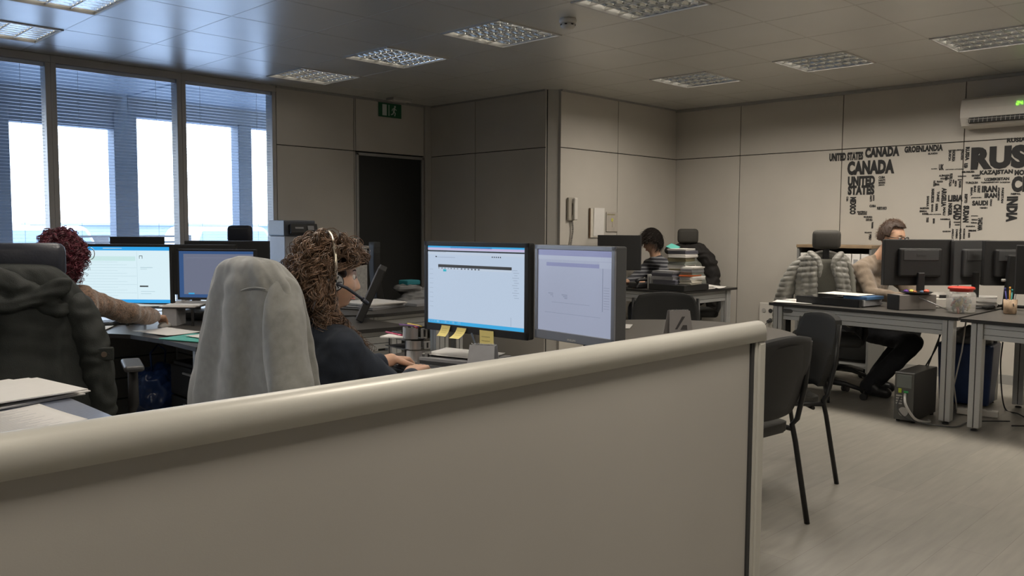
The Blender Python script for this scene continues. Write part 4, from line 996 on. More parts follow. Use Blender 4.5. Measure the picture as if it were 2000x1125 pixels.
for k in range(6): it.append((0.36+k*0.036, 0.275, 0.377+k*0.036, 0.292, E_DARK))
for k in range(5): it.append((0.68+k*0.02, 0.115, 0.69+k*0.02, 0.13, E_DARK))
for k in range(12): it.append((0.88+0.01*(k % 3), 0.27+k*0.03, 0.93+0.015*(k % 2), 0.276+k*0.03, E_GR))
for k in range(9): it.append((0.02, 0.30+k*0.06, 0.06, 0.304+k*0.06, E_GR))
it.append((0.868, 0.84, 0.872, 0.95, E_GR))
for k in range(10): it.append((0.05+k*0.028, 0.962, 0.062+k*0.028, 0.985, [E_BL, E_CY, E_PALE][k % 3]))
m1 = monitor((2.30, 2.49, 0.742), -PI/2+0.08, 'black widescreen monitor with a bright blue-white window, sticky notes along its lower edge', w=0.565, hgt=0.372, hb=0.150, content=(E_BODY, it), bezel=0.019, chin=0.030, group=None)
E2B = em('dim_lilac_body', (0.42, 0.46, 0.60), 0.58); E2T = em('dim_lilac_bar', (0.32, 0.34, 0.58), 0.5); E2G = em('dim_rule', (0.33, 0.37, 0.50), 0.5); E2P = em('dim_pale', (0.52, 0.57, 0.72), 0.52)
it = [(0, 0, 1, 0.07, E2T), (0, 0.07, 1, 0.12, E2P), (0.12, 0.155, 0.84, 0.20, E2T), (0.84, 0.13, 1.0, 0.2, E2P), (0.88, 0.2, 0.89, 0.7, E2G)]
for k in range(9): it.append((0.9, 0.42+k*0.03, 0.97, 0.425+k*0.03, E2G))
for k in range(3): it.append((0.15+0.03*k, 0.53+0.02*k, 0.22, 0.54+0.02*k, E2G)); it.append((0.34+0.02*k, 0.54+0.02*k, 0.42, 0.55+0.02*k, E2G))
it += [(0.2, 0.64, 0.72, 0.644, E2G), (0.1, 0.77, 0.86, 0.774, E2G)]
m2 = monitor((2.31, 1.975, 0.742), -PI/2-0.10, 'older monitor with pale silver frame and dim lilac window, right of the bright screen', w=0.415, hgt=0.352, hb=0.165, content=(E2B, it), bezel=0.017, chin=0.034, silver=True, thick=0.055, casem=M_DG, logo=True)
# sticky notes: each hangs from the lower bezel
def sticky(loc, rz, label, w, h, curl, g='yellow sticky notes on the bright monitor', tilt=0.0):
    mb = MB(); f = lambda u, v: ((u-0.5)*w+tilt*v*h, -curl*v*v, -v*h*(1-0.25*curl/0.03*v))
    g1 = mb.grid(lambda u, v: f(u, v), 8, 10); g2 = mb.grid(lambda u, v: V(f(u, v))+V((0, 0.0006, 0)), 8, 10)
    for k in range(3):
        mb.grid(lambda u, t, k=k: V(f(0.15+0.6*u, 0.25+0.18*k+0.03*t))+V((0, -0.0006, 0)), 6, 2, mi=1)
    o = mb.build('sticky_note', [M_NOTE, mat('pencil_mark', (0.50, 0.42, 0.16), 0.8)]); o.location = loc; o.rotation_euler = (0, 0, rz); return tag(o, label, 'sticky note', g)
rz1 = -PI/2+0.08; fx = V((math.cos(rz1-PI/2), math.sin(rz1-PI/2), 0)); lx = V((math.cos(rz1), math.sin(rz1), 0))
for t, w, h, cu, tl, z, lb in ((-0.150, 0.050, 0.052, 0.020, -0.18, 0.917, 'small yellow sticky note, leftmost on the lower edge of the bright monitor'), (-0.060, 0.052, 0.056, 0.030, -0.3, 0.914, 'small curled yellow sticky note, middle one under the bright monitor'), (0.075, 0.074, 0.094, 0.006, 0.05, 0.914, 'large yellow sticky note, rightmost on the lower edge of the bright monitor')):
    p = V((2.30, 2.49, 0))+lx*t+fx*0.010; sticky((p.x, p.y, z), rz1, lb, w, h, cu, tilt=tl)
# tent stand behind the notes
def tent(loc, rz, label, w, h, m, name='tent_calendar', cat='calendar'):
    t_ = thing(name, label, cat, loc, rz)
    for s_ in (-1, 1):
        mb = MB(); mb.box((0, s_*0.032, h/2), (w, 0.003, h), rot=(s_*0.33*0.75, 0, 0), taper=(0.86, 1)); mb.build('card', m, t_)
    mb = MB(); mb.tube([(-w*0.42+w*0.84*k/40, 0.006*math.cos(k*2.2), h*0.985+0.006*math.sin(k*2.2)) for k in range(41)], 0.0012, n=5); mb.build('spiral', M_LG, t_)
    return t_
t1 = tent((2.20, 2.33, 0.7425), -PI/2+0.5, 'grey tent calendar standing under the bright monitor behind the large sticky note', 0.115, 0.135, M_PAPG)
tent((2.22, 2.06, 0.7425), -PI/2+0.1, 'low grey card stand under the gap between the two monitors', 0.13, 0.06, M_PAPG, 'card_stand', 'card stand')
mb = MB(); mb.tube([(2.24, 2.44, 0.905), (2.21, 2.38, 0.86), (2.18, 2.30, 0.80), (2.16, 2.26, 0.75), (2.2, 2.2, 0.747), (2.35, 2.1, 0.747)], 0.004, n=8)
tag(mb.build('black_cable', M_BLK), 'black cable slanting behind the large sticky note', 'cable')
# curved three-tier organizer
og = thing('desk_organizer', 'silver tiered pen organizer with curved drawers and pens on top', 'desk organizer', (2.27, 2.83, 0.7425), -0.15)
M_SIL = mat('silver_organizer', (0.42, 0.41, 0.40), 0.35, 0.7, var=0.12, scale=14, stretch=(3, 3, 0.2))
for k, (oy, z, h) in enumerate(((-0.02, 0.0, 0.056), (-0.012, 0.062, 0.036), (0.012, 0.104, 0.048))):
    mb = MB(); pts = [(-0.05*math.sin(a), 0.0, 0) for a in (0,)]
    prof = []
    for q in range(15):
        a = -1.45+2.9*q/14; prof.append((-0.048*math.cos(a), oy-0.046*math.sin(a)))
    prof2 = [(x*0.93+0.001, oy+(y-oy)*0.93) for x, y in prof]
    mb.prism(prof+prof2[::-1], z, z+h); mb.prism(prof2, z, z+0.003); mb.build('drawer_front', M_SIL, og)
    mb = MB(); mb.box((0.02, oy-0.052, z+h/2), (0.03, 0.008, h*0.9), bev=0.002); mb.box((0.02, oy-0.0565, z+h/2), (0.008, 0.002, h*0.6), mi=1); mb.build('side_bracket', [M_SIL, M_BLK], og)
for k, z in enumerate((0.060, 0.100)):
    mb = MB(); mb.box((-0.01, 0.075, z), (0.10, 0.17, 0.004)); mb.build('shelf', M_DG, og)
mb = MB()
for x in (-0.05, 0.03): mb.cyl((x, 0.14, 0.002), (x, 0.14, 0.1), 0.003, n=8)
mb.build('shelf_post', M_DG, og)
for k, (dx, dy, dz, mc, lb) in enumerate(((0.0, 0.010, 0.153, ('pen_red', (0.30, 0.02, 0.04)), 'dark red pen lying on top of the silver organizer'), (0.012, 0.016, 0.157, ('pen_yellow', (0.62, 0.45, 0.08)), 'yellow pencil lying across the silver organizer'), (-0.012, 0.02, 0.156, ('pen_purple', (0.15, 0.06, 0.20)), 'purple pen lying on the silver organizer'))):
    mb = MB(); a = 1.2+0.35*k; mb.cyl((-0.045*math.cos(a), -0.045*math.sin(a), 0), (0.05*math.cos(a), 0.05*math.sin(a), 0.004), 0.004, n=8); mb.cyl((0.05*math.cos(a), 0.05*math.sin(a), 0.004), (0.058*math.cos(a), 0.058*math.sin(a), 0.0045), 0.004, 0.001, n=8)
    o = mb.build('pen', mat(*mc, 0.4)); o.location = (2.27+dx, 2.83+dy, 0.742+dz); tag(o, lb, 'pen')
for k, (mc, lb) in enumerate(((('pen_pink', (0.55, 0.08, 0.16)), 'red-capped pen behind the organizer'), (('pen_black', (0.03, 0.03, 0.03)), 'black pen behind the organizer'))):
    mb = MB(); mb.cyl((0, 0, 0), (0.02, 0.12, 0.0), 0.0045, n=8); mb.cyl((0, 0, 0), (-0.005, -0.03, 0.0), 0.0052, n=8)
    o = mb.build('pen', mat(*mc, 0.4)); o.location = (2.26+0.03*k, 2.93-0.01*k, 0.8525); tag(o, lb, 'pen')
sheaf((2.245, 2.925, 0.845), 0.5, 'small cream note pad on the organizer shelf', w=0.09, d=0.12, h=0.006, m=M_PAP, name='note_pad', cat='note pad')
sheaf((2.40, 2.66, 0.7425), 0.2, 'dark binder lying flat under the white sheets right of the organizer', w=0.26, d=0.33, h=0.018, m=M_DG, name='ring_binder', cat='binder')
sheaf((2.40, 2.66, 0.7615), 0.25, 'grey folder on the dark binder right of the organizer', w=0.25, d=0.32, h=0.012, m=mat('pale_grey_folder', (0.3, 0.3, 0.31), 0.5), name='folder', cat='folder')
curled_sheet((2.41, 2.68, 0.776), 0.3, 'white sheet on the grey folder right of the organizer', w=0.21, d=0.3, lift=0.006)
curled_sheet((2.16, 2.93, 0.7425), 0.9, 'white sheet of paper left of the organizer, behind her hands', w=0.21, d=0.30, lift=0.012)
curled_sheet((2.08, 2.90, 0.745), 0.2, 'second white sheet at the far edge of her desk', w=0.18, d=0.24, lift=0.004)
kb = thing('keyboard', 'dark keyboard under the hands of the woman with the headset', 'keyboard', (2.13, 2.55, 0.7425), -PI/2+0.1)
mb = MB(); mb.box((0, 0, 0.009), (0.42, 0.14, 0.016), bev=0.005); mb.build('base', M_BLK, kb)
mb = MB()
for r_ in range(5):
    for q in range(18): mb.box((-0.195+q*0.0229, 0.05-r_*0.025, 0.0195), (0.0195, 0.021, 0.007))
mb.build('keys', M_DG, kb)
ms = thing('computer_mouse', 'pale computer mouse under her hand beside the keyboard', 'computer mouse', (2.06, 2.80, 0.7425), 0.1)
mb = MB(); mb.ball((0, 0, 0.008), (0.055, 0.031, 0.026), sub=3)
for v in mb.b.verts: v.co.z = max(0.001, v.co.z)
mb.build('mouse_shell', M_LG, ms); mb = MB(); mb.cyl((0.03, -0.003, 0.030), (0.03, 0.003, 0.030), 0.006, n=12); mb.build('scroll_wheel', M_BLK, ms)

M_NAVY = mat('navy_sweatshirt', (0.011, 0.0165, 0.028), 0.85, var=0.12, scale=60, bump=0.15, bscale=500, sheen=0.08)
M_JEAN = mat('dark_trousers', (0.03, 0.035, 0.045), 0.85, var=0.1, scale=80)
hc = V((1.595, 2.455, 1.148))
W1, Hw = person('woman with curly brown hair and headset in a navy top, typing at the monitors', (1.50, 2.45, 0), (1, 0.0), (1.47, 2.44, 0.56), (1.515, 2.44, 0.82), (1.535, 2.60, 0.925), (1.535, 2.275, 0.925),
    hc, (0.93, -0.33, -0.04), (1.80, 2.70, 0.755), (2.015, 2.66, 0.800), (1.80, 2.27, 0.69), (1.985, 2.50, 0.775), (1.90, 2.58, 0.53), (1.95, 2.58, 0.09), (1.90, 2.32, 0.53), (1.95, 2.32, 0.09),
    M_NAVY, M_JEAN, vox=0.0042, tvox=0.007, top_name='sweatshirt', fold=0.005,
    hands=((V((0.85, 0.28, -0.10)), V((0.05, 0.0, 1)), -1, 0.75), (V((0.93, 0.34, 0.06)), V((-0.05, 0, 1)), 1, 0.65)), cuff=0.055, headup=V((0.0, 0, 1)))
M_HB = (mat('hair_brown_deep', (0.035, 0.016, 0.009), 0.7), mat('hair_brown_curls', (0.165, 0.098, 0.060), 0.38, var=0.35, scale=30, island=0.55, spec=0.6))
curly_hair(W1, Hw, M_HB, n=210, per=11, length=(0.16, 0.42), amp=0.013, pitch=0.058, r=0.0016, vol=0.036, seed=11, baseback=0.015, base_drop=0.17, extra=(([(-0.03, -0.09, 0.02), (-0.025, -0.105, -0.06), (-0.005, -0.112, -0.13), (0.035, -0.115, -0.185), (0.075, -0.12, -0.225), (0.10, -0.115, -0.245)], 34), ([(-0.05, -0.085, 0.03), (-0.05, -0.11, -0.06), (-0.04, -0.118, -0.14), (-0.01, -0.128, -0.20), (0.035, -0.135, -0.25)], 26), ([(-0.03, 0.09, 0.02), (-0.02, 0.11, -0.08), (0.01, 0.11, -0.16), (0.05, 0.10, -0.23)], 10)))
# headset
hs = thing('headset', 'silver and black headset with a boom microphone worn over the curly hair', 'headset', (hc.x, hc.y, hc.z), math.atan2(-0.33, 0.93))
mb = MB(); pts = [(-0.004+0.006*math.sin(a), 0.116*math.cos(a)*(1+0.06*math.sin(2*a)**2), 0.156*math.sin(a)-0.0) for a in [(-0.0+PI*k/24) for k in range(25)]]; mb.tube(pts, 0.0055, n=8); mb.build('headband', mat('headband_silver', (0.60, 0.54, 0.44), 0.3, 0.8), hs)
for s_ in (-1, 1):
    mb = MB(); mb.cyl((-0.004, s_*0.082, -0.008), (-0.004, s_*0.106, -0.008), 0.030, n=26); mb.cyl((-0.004, s_*0.078, -0.008), (-0.004, s_*0.088, -0.008), 0.033, n=26); ec = mb.build('ear_cup', M_BLK, hs)
    mb = MB(); mb.cyl((-0.004, s_*0.104, -0.008), (-0.004, s_*0.110, -0.008), 0.026, n=26)
    for k in range(6): mb.box((-0.004+0.016*math.cos(k*PI/3), s_*0.111, -0.008+0.016*math.sin(k*PI/3)), (0.012, 0.002, 0.003), rot=(0, -k*PI/3, 0), mi=1)
    mb.build('ear_cup_cap', [mat('cap_silver', (0.55, 0.55, 0.56), 0.25, 0.8), M_BLK], ec)
    mb = MB(); mb.tube([(-0.004, s_*0.108, -0.008), (-0.006, s_*0.110, 0.02), (-0.008, s_*0.101, 0.04)], 0.0055, n=8); mb.build('slider', M_BLK, hs)
mb = MB(); mb.tube([(0.0, -0.108, -0.012), (0.035, -0.108, -0.028), (0.070, -0.098, -0.052), (0.100, -0.086, -0.074)], [0.0055, 0.0055, 0.005, 0.005], n=10); mb.tube([(0.092, -0.089, -0.068), (0.112, -0.080, -0.084)], [0.0075, 0.0075], n=12); mb.build('microphone_boom', mat('boom_dark_blue_grey', (0.035, 0.04, 0.055), 0.45), hs)

# her chair and the grey fleece hung over it
c1 = office_chair((1.50, 2.33, 0), -PI/2, 'black office chair under the grey fleece jacket, carrying the headset woman', hz=-0.09, hs=(0.20, 0.12))
M_FLC = mat('grey_fleece', (0.235, 0.233, 0.212), 0.95, var=0.12, scale=45, bump=0.25, bscale=700, sheen=0.6)
fj = thing('fleece_jacket', 'light grey fleece jacket hung over the nearest office chair, in front of the headset woman', 'jacket', (1.24, 2.33, 0))
def fl_extra(p, u, v, a):
    # shoulder shelf and hanging sleeve on the camera's right side (-y)
    return p
drape('jacket_body', M_FLC, fj, [(1.226, 0.085, 0.030, 0.000, 0.0), (1.218, 0.130, 0.046, -0.004, 0.0), (1.197, 0.168, 0.060, -0.008, 0.0), (1.155, 0.210, 0.070, -0.018, 0.0), (1.080, 0.252, 0.080, -0.018, 0.0), (0.985, 0.278, 0.088, -0.008, 0.0), (0.880, 0.312, 0.095, -0.002, 0.0), (0.780, 0.342, 0.100, 0.000, 0.0), (0.620, 0.370, 0.105, 0.000, 0.0)],
      (0, 1, 0), (1, 0, 0), (0, 0, 0), nfold=5, amp=0.015, seed=2.3, nu=160, nv=110, sup=2.3)
mb = MB()
pts = [V((0.0, -0.185, 1.135)), V((-0.02, -0.235, 1.06)), V((-0.03, -0.252, 0.97)), V((-0.035, -0.280, 0.88)), V((-0.04, -0.305, 0.76)), V((-0.04, -0.315, 0.66))]
mb.chain(pts, [0.048, 0.056, 0.060, 0.064, 0.070, 0.070], n=16)
def slv(co, no):
    return co+no*(ns(V((co.x*3, co.y*3, co.z)), 7, 3)*0.010)
blob(mb, 'sleeve', M_FLC, fj, vox=0.007, smooth=4, post=slv)
mb = MB(); pts = [V((-0.094, 0.02-0.17*t, 1.175-0.035*t-0.02*math.sin(PI*t))) for t in [k/20 for k in range(21)]]
pts = [V((-0.076-0.004*t+0.02*t*t, -0.005-0.20*t, 1.105+0.045*math.sin(PI*t*0.62))) for t in [k/24 for k in range(25)]]
mb.tube(pts, 0.0022, n=6); mb.build('shoulder_seam', M_FLC, fj)

# ================================================================== left side: parka chair, red-haired woman
F2 = V((0.30, 0.954, 0)); a2 = math.atan2(F2.y, F2.x)-PI/2
c2 = office_chair((1.13, 4.07, 0), a2, 'black office chair with leather headrest and a dark parka on it, at the left edge', headm=M_CHL, hz=-0.06, hs=(0.285, 0.15), aw=0.40)
M_PARK = mat('dark_green_parka', (0.012, 0.0145, 0.012), 0.72, var=0.2, scale=25, bump=0.2, bscale=250)
lat2 = V((F2.y, -F2.x, 0)); po = V((1.005, 3.78, 0))
pk = thing('parka', 'dark olive parka with hood hung over the leftmost office chair', 'coat', (po.x, po.y, 0))
drape('parka_body', M_PARK, pk, [(1.163, 0.12, 0.05, -0.03, 0), (1.150, 0.165, 0.08, -0.025, 0), (1.11, 0.205, 0.095, -0.02, 0), (1.04, 0.245, 0.10, -0.01, 0), (0.96, 0.275, 0.105, 0.0, 0), (0.84, 0.295, 0.11, 0.0, 0), (0.72, 0.31, 0.115, 0.0, -0.01), (0.58, 0.325, 0.125, 0.0, -0.01), (0.42, 0.33, 0.13, 0, 0)],
      lat2, F2, (0, 0, 0), nfold=9, amp=0.016, seed=5.1, nu=150, nv=100)
mb = MB()
for k in range(26):   # gathered hood lying on the shoulders
    t = k/25; c_ = lat2*(-0.24+0.37*t)-F2*(0.075+0.02*math.sin(PI*t))+V((0, 0, 1.143-0.16*max(0, t-0.22)**2-0.06*t)); mb.ball(c_, (0.055, 0.05, 0.038+0.012*math.sin(PI*t)), sub=2)
    c_ = lat2*(-0.20+0.36*t)-F2*(0.10+0.02*math.sin(PI*t))+V((0, 0, 1.085-0.07*math.sin(PI*t))); mb.ball(c_, (0.05, 0.04, 0.036), sub=2)
blob(mb, 'hood', M_PARK, pk, vox=0.009, smooth=4, post=lambda co, no: co+no*(0.003*math.sin(co.z*150+ns(co, 6)*6)+ns(co, 16, 2)*0.016))
mb = MB(); q0 = lat2*0.235-F2*0.02
mb.chain([q0+V((0, 0, 0.985))-lat2*0.03, q0+lat2*0.02+V((0, 0, 0.87))-F2*0.03, q0+lat2*0.045+V((0, 0, 0.72))-F2*0.05, q0+lat2*0.055+V((0, 0, 0.56))-F2*0.05], [0.07, 0.068, 0.062, 0.058], n=16)
blob(mb, 'sleeve', M_PARK, pk, vox=0.008, smooth=4, post=lambda co, no: co+no*(0.003*math.sin(co.z*60+ns(co, 9)*7)+ns(co, 16, 3)*0.010))
mb = MB(); pf_ = q0+lat2*0.065-F2*0.095+V((0, 0, 0.80)); mb.box(pf_, (0.075, 0.018, 0.055), rot=(0, 0, a2), bev=0.006); mb.cyl(pf_-F2*0.008, pf_-F2*0.016, 0.011, n=16, mi=1); mb.build('sleeve_tab', [M_PARK, mat('brown_button', (0.10, 0.07, 0.05), 0.4)], pk)
mb = MB(); s0 = lat2*(-0.115)-F2*0.13; mb.tube([s0+V((0, 0, 1.09)), s0+lat2*0.015+V((0, 0, 1.03)), s0+lat2*0.03-F2*0.01+V((0, 0, 0.985)), s0+lat2*0.035-F2*0.012+V((0, 0, 0.90)), s0+lat2*0.032-F2*0.015+V((0, 0, 0.83))], [0.010, 0.012, 0.008, 0.013, 0.012], n=8); mb.build('drawstring', mat('drawstring_grey_green', (0.06, 0.062, 0.058), 0.7), pk)

M_CARD = mat('brown_marled_cardigan', (0.20, 0.125, 0.085), 0.95, var=0.55, scale=110, bump=0.5, bscale=160, sheen=0.4)
hr_ = V((1.375, 4.43, 1.165))
W2, H2 = person('woman with dark red curls in a brown marled cardigan, reaching over her desk', (1.2, 4.25, 0), (0.45, 0.89), (1.14, 4.16, 0.56), (1.27, 4.36, 0.86), (1.13, 4.50, 0.97), (1.44, 4.375, 0.96),
    hr_, (0.50, 0.86, -0.12), (1.20, 4.80, 0.80), (1.35, 5.0, 0.78), (1.715, 4.50, 0.868), (1.93, 4.73, 0.815), (1.30, 4.62, 0.54), (1.42, 4.85, 0.10), (1.50, 4.42, 0.52), (1.60, 4.70, 0.10),
    M_CARD, mat('dark_skirt', (0.05, 0.04, 0.035), 0.9, var=0.2), vox=0.006, tvox=0.008, top_name='cardigan', fold=0.008, bulk=1.0,
    hands=((V((0.3, 0.9, -0.1)), V((0, 0, 1)), -1, 0.6), (V((0.75, 0.62, -0.12)), V((0, 0, 1)), 1, 0.6)), cuff=0.0)
M_HR = (mat('hair_dark_red_deep', (0.022, 0.008, 0.010), 0.7), mat('hair_dark_red_curls', (0.115, 0.022, 0.034), 0.42, var=0.5, scale=30, island=0.6))
curly_hair(W2, H2, M_HR, n=170, per=8, length=(0.10, 0.19), amp=0.011, pitch=0.034, r=0.0020, vol=0.026, seed=21, base_drop=0.10, steps=26)
mb = MB(); e_ = hr_-V((0.45, 0.89, 0)).normalized()*0.0+V((0.89, -0.45, 0)).normalized()*0.125+V((0, 0, 0.02)); mb.tube([e_+V((0.0, 0.0, 0.028*math.cos(a)))+V((0.89, -0.45, 0))*0.018*math.sin(a) for a in [2*PI*k/20 for k in range(20)]], 0.002, n=6, closed=True)
e2 = mb.build('hoop_earring', mat('earring_silver', (0.8, 0.8, 0.8), 0.2, 1.0)); tag(e2, 'thin silver hoop beside the dark red curls', 'earring')
# skirt hem / cardigan tail beside the chair
mb = MB(); mb.chain([V((1.33, 4.06, 0.72)), V((1.37, 4.03, 0.60)), V((1.36, 4.0, 0.50))], [0.06, 0.085, 0.07], n=14)
for v in mb.b.verts: v.co -= V((1.2, 4.25, 0))
blob(mb, 'cardigan_tail', M_CARD, W2, vox=0.009, smooth=4, post=lambda co, no: co+no*ns(co, 20, 3)*0.01)

# desk at the left with the red-haired woman's things
desk([(0.95, 5.75), (0.95, 5.02), (1.35, 4.98), (1.62, 4.86), (1.76, 4.62), (1.80, 4.30), (1.80, 3.92), (2.56, 3.92), (2.56, 5.75)], [(1.02, 5.09), (1.02, 5.68), (2.49, 5.68), (2.49, 4.0), (1.87, 4.0)],
     'charcoal L-shaped desk of the red-haired woman with papers and a teal folder', apron=[(1.90, 4.0, 2.46, 4.0), (1.05, 5.68, 2.46, 5.68), (2.49, 4.03, 2.49, 5.65)], panels=[(1.05, 5.66, 2.46, 5.66, 0.06, 0.60), (2.47, 4.03, 2.47, 5.65, 0.06, 0.60)])
E3B = em('pale_cyan_body', (0.66, 0.82, 0.88), 0.85); E3T = em('strong_blue_bar', (0.03, 0.33, 0.72), 0.9); E3G = em('row_grey', (0.50, 0.66, 0.72), 0.8); E3M = em('mint_row', (0.58, 0.80, 0.80), 0.8); E3D = mat('dark_mail_text', (0.12, 0.15, 0.18), 0.5)
it = [(0, 0, 1, 0.065, E3T), (0.30, 0.02, 0.5, 0.035, E3G), (0, 0.94, 1, 1, E3T), (0.10, 0.17, 0.64, 0.25, E3M), (0.655, 0.08, 0.658, 0.93, E3G)]
for k in range(13): it.append((0.10, 0.27+k*0.05, 0.45+0.1*((k*7) % 3), 0.275+k*0.05, E3G))
it += [(0.68, 0.16, 0.685, 0.21, E3D), (0.71, 0.16, 0.715, 0.21, E3D), (0.68, 0.155, 0.715, 0.165, E3D), (0.68, 0.69, 0.77, 0.715, E3D), (0.69, 0.36, 0.82, 0.375, E3G), (0.69, 0.39, 0.76, 0.40, E3G), (0.69, 0.79, 0.84, 0.80, E3G), (0.69, 0.83, 0.80, 0.84, E3G)]
monitor((1.93, 5.16, 0.742), -PI/4-0.03, 'wide black monitor with pale cyan mail window beside the red-haired woman', w=0.60, hgt=0.372, hb=0.10, content=(E3B, it), bezel=0.016, chin=0.024)
E4B = em('dim_grey_blue_body', (0.17, 0.19, 0.27), 0.7); E4T = em('dim_blue_edge', (0.05, 0.12, 0.30), 0.6)
monitor((2.31, 4.74, 0.742), -PI/4-0.1, 'monitor with a dim grey-blue screen, half hidden behind the grey fleece', w=0.48, hgt=0.30, hb=0.145, content=(E4B, [(0, 0, 1, 0.06, E4T), (0, 0, 0.06, 1, E4T), (0, 0.93, 1, 1, E4T), (0.1, 0.14, 0.9, 0.145, E2G), (0.12, 0.90, 0.2, 0.93, E_TASK)]), bezel=0.012, chin=0.014)
# riser tray with papers on top
rs = thing('paper_tray', 'low desk shelf with an olive side holding papers, right of the cyan screen', 'desk shelf', (2.12, 4.98, 0.7425), -PI/4)
mb = MB(); mb.box((0, 0, 0.105), (0.40, 0.26, 0.008)); mb.build('shelf_top', M_DG, rs)
mb = MB(); mb.box((0.02, -0.04, 0.05), (0.006, 0.18, 0.10)); mb.build('olive_divider', mat('olive_card', (0.22, 0.20, 0.05), 0.7), rs)
mb = MB(); mb.box((0.06, -0.06, 0.05), (0.08, 0.14, 0.10)); mb.build('side_box', M_PAPG, rs)
for x, y in ((-0.19, -0.12), (0.19, -0.12), (-0.19, 0.12), (0.19, 0.12)):
    mb = MB(); mb.box((x, y, 0.05), (0.012, 0.012, 0.101)); mb.build('shelf_leg', M_BLK, rs)
curled_sheet((2.07, 5.02, 0.853), -0.5, 'white sheet on the left half of the desk shelf', w=0.30, d=0.21, lift=0.015)
sheaf((2.22, 4.90, 0.853), -0.75, 'white papers on the right half of the desk shelf', w=0.21, d=0.30, h=0.012, messy=0.4)
curled_sheet((1.64, 5.02, 0.7425), -0.6, 'white sheet beside the keyboard on the red-haired woman\'s desk', w=0.3, d=0.21, lift=0.004)
curled_sheet((1.93, 4.56, 0.7425), 0.2, 'cream sheet lying under the reaching hand', w=0.21, d=0.30, lift=0.006)
mb = MB(); mb.box((0, 0, 0.003), (0.24, 0.33, 0.006), bev=0.002); o = mb.build('teal_folder', M_TEAL); o.location = (1.95, 4.19, 0.7425); o.rotation_euler = (0, 0, 0.35); tag(o, 'flat teal folder at the corner of the left desk', 'folder')
curled_sheet((1.99, 4.17, 0.7495), 0.15, 'white sheet on the teal folder', w=0.15, d=0.22, lift=0.003)
k2 = dup(kb, (1.70, 5.23, 0.7425), -0.65, 'grey keyboard in front of the cyan screen')
ms2 = dup(ms, (2.02, 4.80, 0.7425), 0.7, 'dark mouse under the reaching hand of the red-haired woman')
t_ = thing('desk_telephone', 'black desk telephone behind the papers right of the cyan screen', 'telephone', (2.36, 5.12, 0.7425), -0.9)
mb = MB(); mb.box((0, 0, 0.03), (0.18, 0.2, 0.05), bev=0.012, taper=(0.95, 0.75)); mb.build('base', M_BLK, t_)
mb = MB(); mb.tube([(-0.07, -0.09, 0.065), (-0.07, -0.06, 0.085), (-0.07, 0.06, 0.085), (-0.07, 0.09, 0.065)], [0.022, 0.016, 0.016, 0.022], n=10); mb.build('handset', M_BLK, t_)
sheaf((2.44, 5.20, 0.7425), 0.3, 'white papers behind the black desk telephone', w=0.2, d=0.28, h=0.008)
# under the left desk
bg_ = thing('blue_bag', 'crumpled dark blue plastic bag under the left desk', 'bag', (2.0, 4.85, 0))
mb = MB(); mb.ball((0, 0, 0.36), (0.14, 0.16, 0.17), sub=4); mb.ball((0.03, 0.02, 0.16), (0.16, 0.17, 0.16), sub=4)
blob(mb, 'bag', mat('blue_plastic_bag', (0.02, 0.05, 0.17), 0.3), bg_, vox=0.01, smooth=1, post=lambda co, no: co+no*(ns(co, 14, 3)*0.03+ns(co, 35, 4)*0.012))
mb = MB(); mb.tube([(-0.05, -0.03, 0.5), (-0.06, -0.04, 0.6), (0, 0, 0.64), (0.06, 0.04, 0.6), (0.05, 0.03, 0.5)], 0.006, n=6); mb.build('handle', MATS['blue_plastic_bag'], bg_)
pd = thing('drawer_pedestal', 'dark drawer pedestal under the left desk behind the armrest', 'drawer unit', (2.20, 4.42, 0))
mb = MB(); mb.box((0, 0, 0.30), (0.38, 0.50, 0.54), bev=0.006); mb.build('carcass', M_DG, pd)
for k in range(3):
    mb = MB(); mb.box((-0.20, 0, 0.12+0.175*k), (0.02, 0.48, 0.165), bev=0.004); dd_ = mb.build('drawer', M_BLK2, pd)
    mb = MB(); mb.box((-0.215, 0, 0.17+0.175*k), (0.012, 0.14, 0.012), bev=0.003); mb.build('drawer_handle', M_ALU, dd_)
# opposite monitors seen from behind
desk([(1.2, 5.80), (3.5, 5.80), (3.5, 6.45), (1.2, 6.45)], [(1.27, 6.38), (3.43, 6.38), (3.43, 5.87)], 'charcoal desk by the windows carrying the monitors seen from behind', apron=[(1.3, 6.38, 3.4, 6.38), (3.43, 5.9, 3.43, 6.35)])
monitor((2.62, 5.63, 0.742), 3*PI/4+0.02, 'black monitor back right of the cyan screen', w=0.52, hgt=0.345, hb=0.11, hump=False)
monitor((2.95, 5.85, 0.742), 3*PI/4+0.02, 'black monitor back with rounded top above the grey fleece', w=0.60, hgt=0.34, hb=0.135, tilt=0.0, hump=False, thick=0.07)
monitor((2.52, 6.42, 0.742), 3*PI/4-0.05, 'top edge of a dark monitor in front of the middle window', w=0.40, hgt=0.30, hb=0.20, hump=False)
sheaf((3.05, 5.95, 1.192), 0.4, 'folded white sheet lying on top of the rounded monitor', w=0.10, d=0.14, h=0.004) if False else None
office_chair((3.40, 6.75, 0), 2.3, 'dark office chair headrest standing alone before the right window', headm=M_CHL, hz=0.02)
